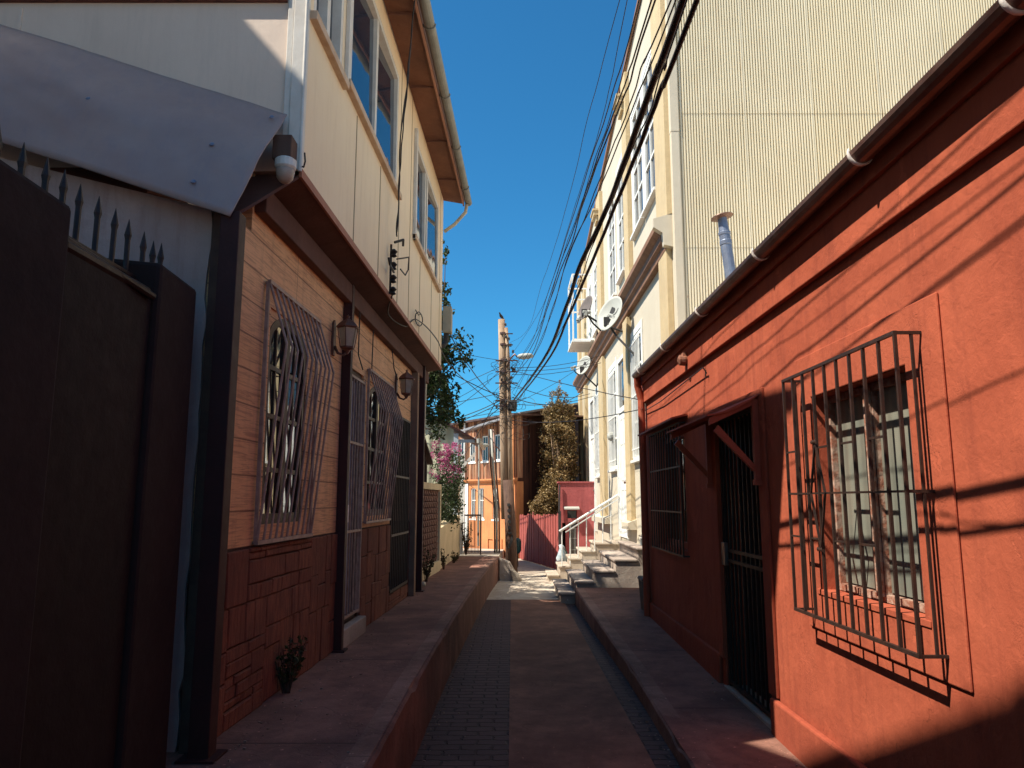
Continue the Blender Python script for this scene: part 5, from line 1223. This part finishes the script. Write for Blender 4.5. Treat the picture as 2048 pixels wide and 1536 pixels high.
# tangle at the pole
t = thing('cable_tangle', 'messy tangle of loose wire coils around the middle of the utility pole', 'cable tangle', (-.15, 16.0, 3.5))
m = MB()
for k in range(38):
    cx, cz = rr(-.45, .3), rr(2.9, 4.6); w, h = rr(.06, .3), rr(.04, .16); a0 = rr(0, 6)
    m.tube(smoothpts([(cx + w * math.cos(a0 + q * .9) + rr(-.03, .03), 16.0 + rr(-.12, .1), cz + h * math.sin(a0 + q * .9) + rr(-.03, .03)) for q in range(4 + k % 5)], 4), .0045, 4, local=False)
m.build('loose_wire', CABLE, t)
# insulator stack and drop cable on the cream upper storey
t = thing('insulator_rack', 'black insulator rack with drop cable on the lower edge of the cream upper storey', 'insulator', tuple(FU(6.55, .05, 3.6)))
m = MB(FU)
m.bar((6.5, .03, 3.42), (6.5, .03, 3.88), .018)
for z in (3.45, 3.56, 3.68, 3.80): m.lathe(FU(6.5, .055, z), [(.012, -.04), (.030, -.03), (.016, -.01), (.034, .012), (.012, .035)], 10)
m.tube([(6.5, .06, 3.9), (6.6, .12, 3.96), (6.7, .10, 3.94)], .012, 6); m.tube([(6.5, .06, 3.62), (6.2, .08, 3.6), (6.15, .08, 3.64)], .01, 6)
m.tube([(6.52, .08, 3.75), (6.8, .14, 3.86), (7.0, .1, 3.8), (6.85, .1, 3.7), (6.6, .1, 3.68)], .007, 6)
m.build('rack', CABLE, t)
for k, dx in enumerate((0, .03)):
    cable('black drop cable hanging down the window of the cream upper storey' if k == 0 else 'second drop cable twisted beside the first on the cream upper storey', [FU(6.5 - dx, .08, 3.95), FU(6.42 + dx, .10, 4.3), FU(6.2 - dx * 2, .16, 4.75), FU(6.0 + dx, .24, 5.3), FU(5.75 - dx, .36, 6.0), FU(5.3, .8, 7.4)], .006, 8, 'drop cables on the cream upper storey', 'drop_cable', .012)
cable('loose black cable along the bottom edge of the cream upper storey', [FU(6.5, .06, 3.45), FU(7.0, -.08, 3.36), FU(7.6, -.02, 3.38), FU(8.0, .03, 3.55), (-.95, 9.2, 3.6), (-.85, 11, 3.5), (-.22, 16.1, 3.5)], .007, 8, 'drop cables on the cream upper storey', 'drop_cable')
t = thing('cable_coil', 'small loop of cable tied to the cream upper storey near its lower edge', 'cable coil', tuple(FU(8.1, .05, 3.6)))
m = MB(FU); m.tube([(8.0 + .22 * math.cos(a) + .1, .04 + .02 * math.sin(a), 3.58 + .06 * math.sin(a)) for a in [k * .45 for k in range(15)]], .006, 5); m.tube([(7.85, .04, 3.62), (8.0, .05, 3.6), (8.2, .04, 3.66)], .006, 5); m.build('loop', CABLE, t)

# ------------------------------------------------------------------ neighbouring house uphill behind the yard (casts the foreground shade)
t = thing('neighbour_house', 'tall neighbouring house behind the spiked gate wall', 'house', (-6, -2, 0))
m = MB(); m.prism([(-4.2, 3.2, 0), (-4.2, 3.15, 7.85), (-4.2, 2.5, 8.36), (-4.2, .5, 9.3), (-4.2, -3, 11.2), (-4.2, -9, 11.2), (-4.2, -9, 0)], (-6, 0, 0)); m.build('wall', PLAS, t)
for y0, y1, z0, z1 in ((3.17, 2.5, 7.86, 8.37), (2.5, .5, 8.37, 9.31), (.5, -3.05, 9.33, 11.22)):
    MB().hexa([(-4.08, y0, z0), (-10.3, y0, z0), (-10.3, y1, z1), (-4.08, y1, z1), (-4.08, y0, z0 + .06), (-10.3, y0, z0 + .06), (-10.3, y1, z1 + .06), (-4.08, y1, z1 + .06)]).build('roof', ROOFM, t)
for y in (-5, -2.5, .4): window(t, frame(-4.2, 0, 0, 1, 1, 0), y, y + 1, 5.2, 6.5, .03, .07, (.5,), (), WHT, GLW, d=.028, sill=.05)

# ------------------------------------------------------------------ light, sky, camera
SUN = Vector((1, .38, -1.45)).normalized()      # direction the light travels
sl = bpy.data.lights.new('sun', 'SUN'); so = bpy.data.objects.new('sun', sl); COL.objects.link(so)
sl.energy = 4.5; sl.angle = math.radians(.5); sl.color = (1, .93, .80)
so.rotation_euler = SUN.to_track_quat('-Z', 'Y').to_euler(); so.location = (-6, -3, 12)
W = bpy.data.worlds.new('World'); S.world = W; W.use_nodes = True; nt = W.node_tree; bg = nt.nodes['Background']
sky = nt.nodes.new('ShaderNodeTexSky'); sky.sky_type = 'NISHITA'; sky.sun_disc = False
el = math.asin(-SUN.z); sky.sun_elevation = el; sky.sun_rotation = math.atan2(-SUN.x, -SUN.y)
sky.air_density = 1.0; sky.dust_density = .2; sky.ozone_density = 4.0; sky.altitude = 0
mul = nt.nodes.new('ShaderNodeMix'); mul.data_type = 'RGBA'; mul.blend_type = 'MULTIPLY'; mul.inputs[0].default_value = 1; mul.inputs[7].default_value = (.30, 1.0, 1.25, 1)
nt.links.new(sky.outputs[0], mul.inputs[6]); nt.links.new(mul.outputs[2], bg.inputs[0]); bg.inputs[1].default_value = .062
cam = bpy.data.cameras.new('camera'); co = bpy.data.objects.new('camera', cam); COL.objects.link(co); S.camera = co
cam.sensor_width = 36; cam.lens = 36 * F_ / 2048; cam.clip_end = 2000; cam.clip_start = .05
co.location = (0, 0, 1.6); co.rotation_euler = (math.pi / 2 + TH, 0, 0)
S.view_settings.view_transform = 'Standard'; S.view_settings.look = 'None'; S.view_settings.gamma = 1; S.view_settings.exposure = 1.05
for o in S.objects:
    if '_l' in o: del o['_l']
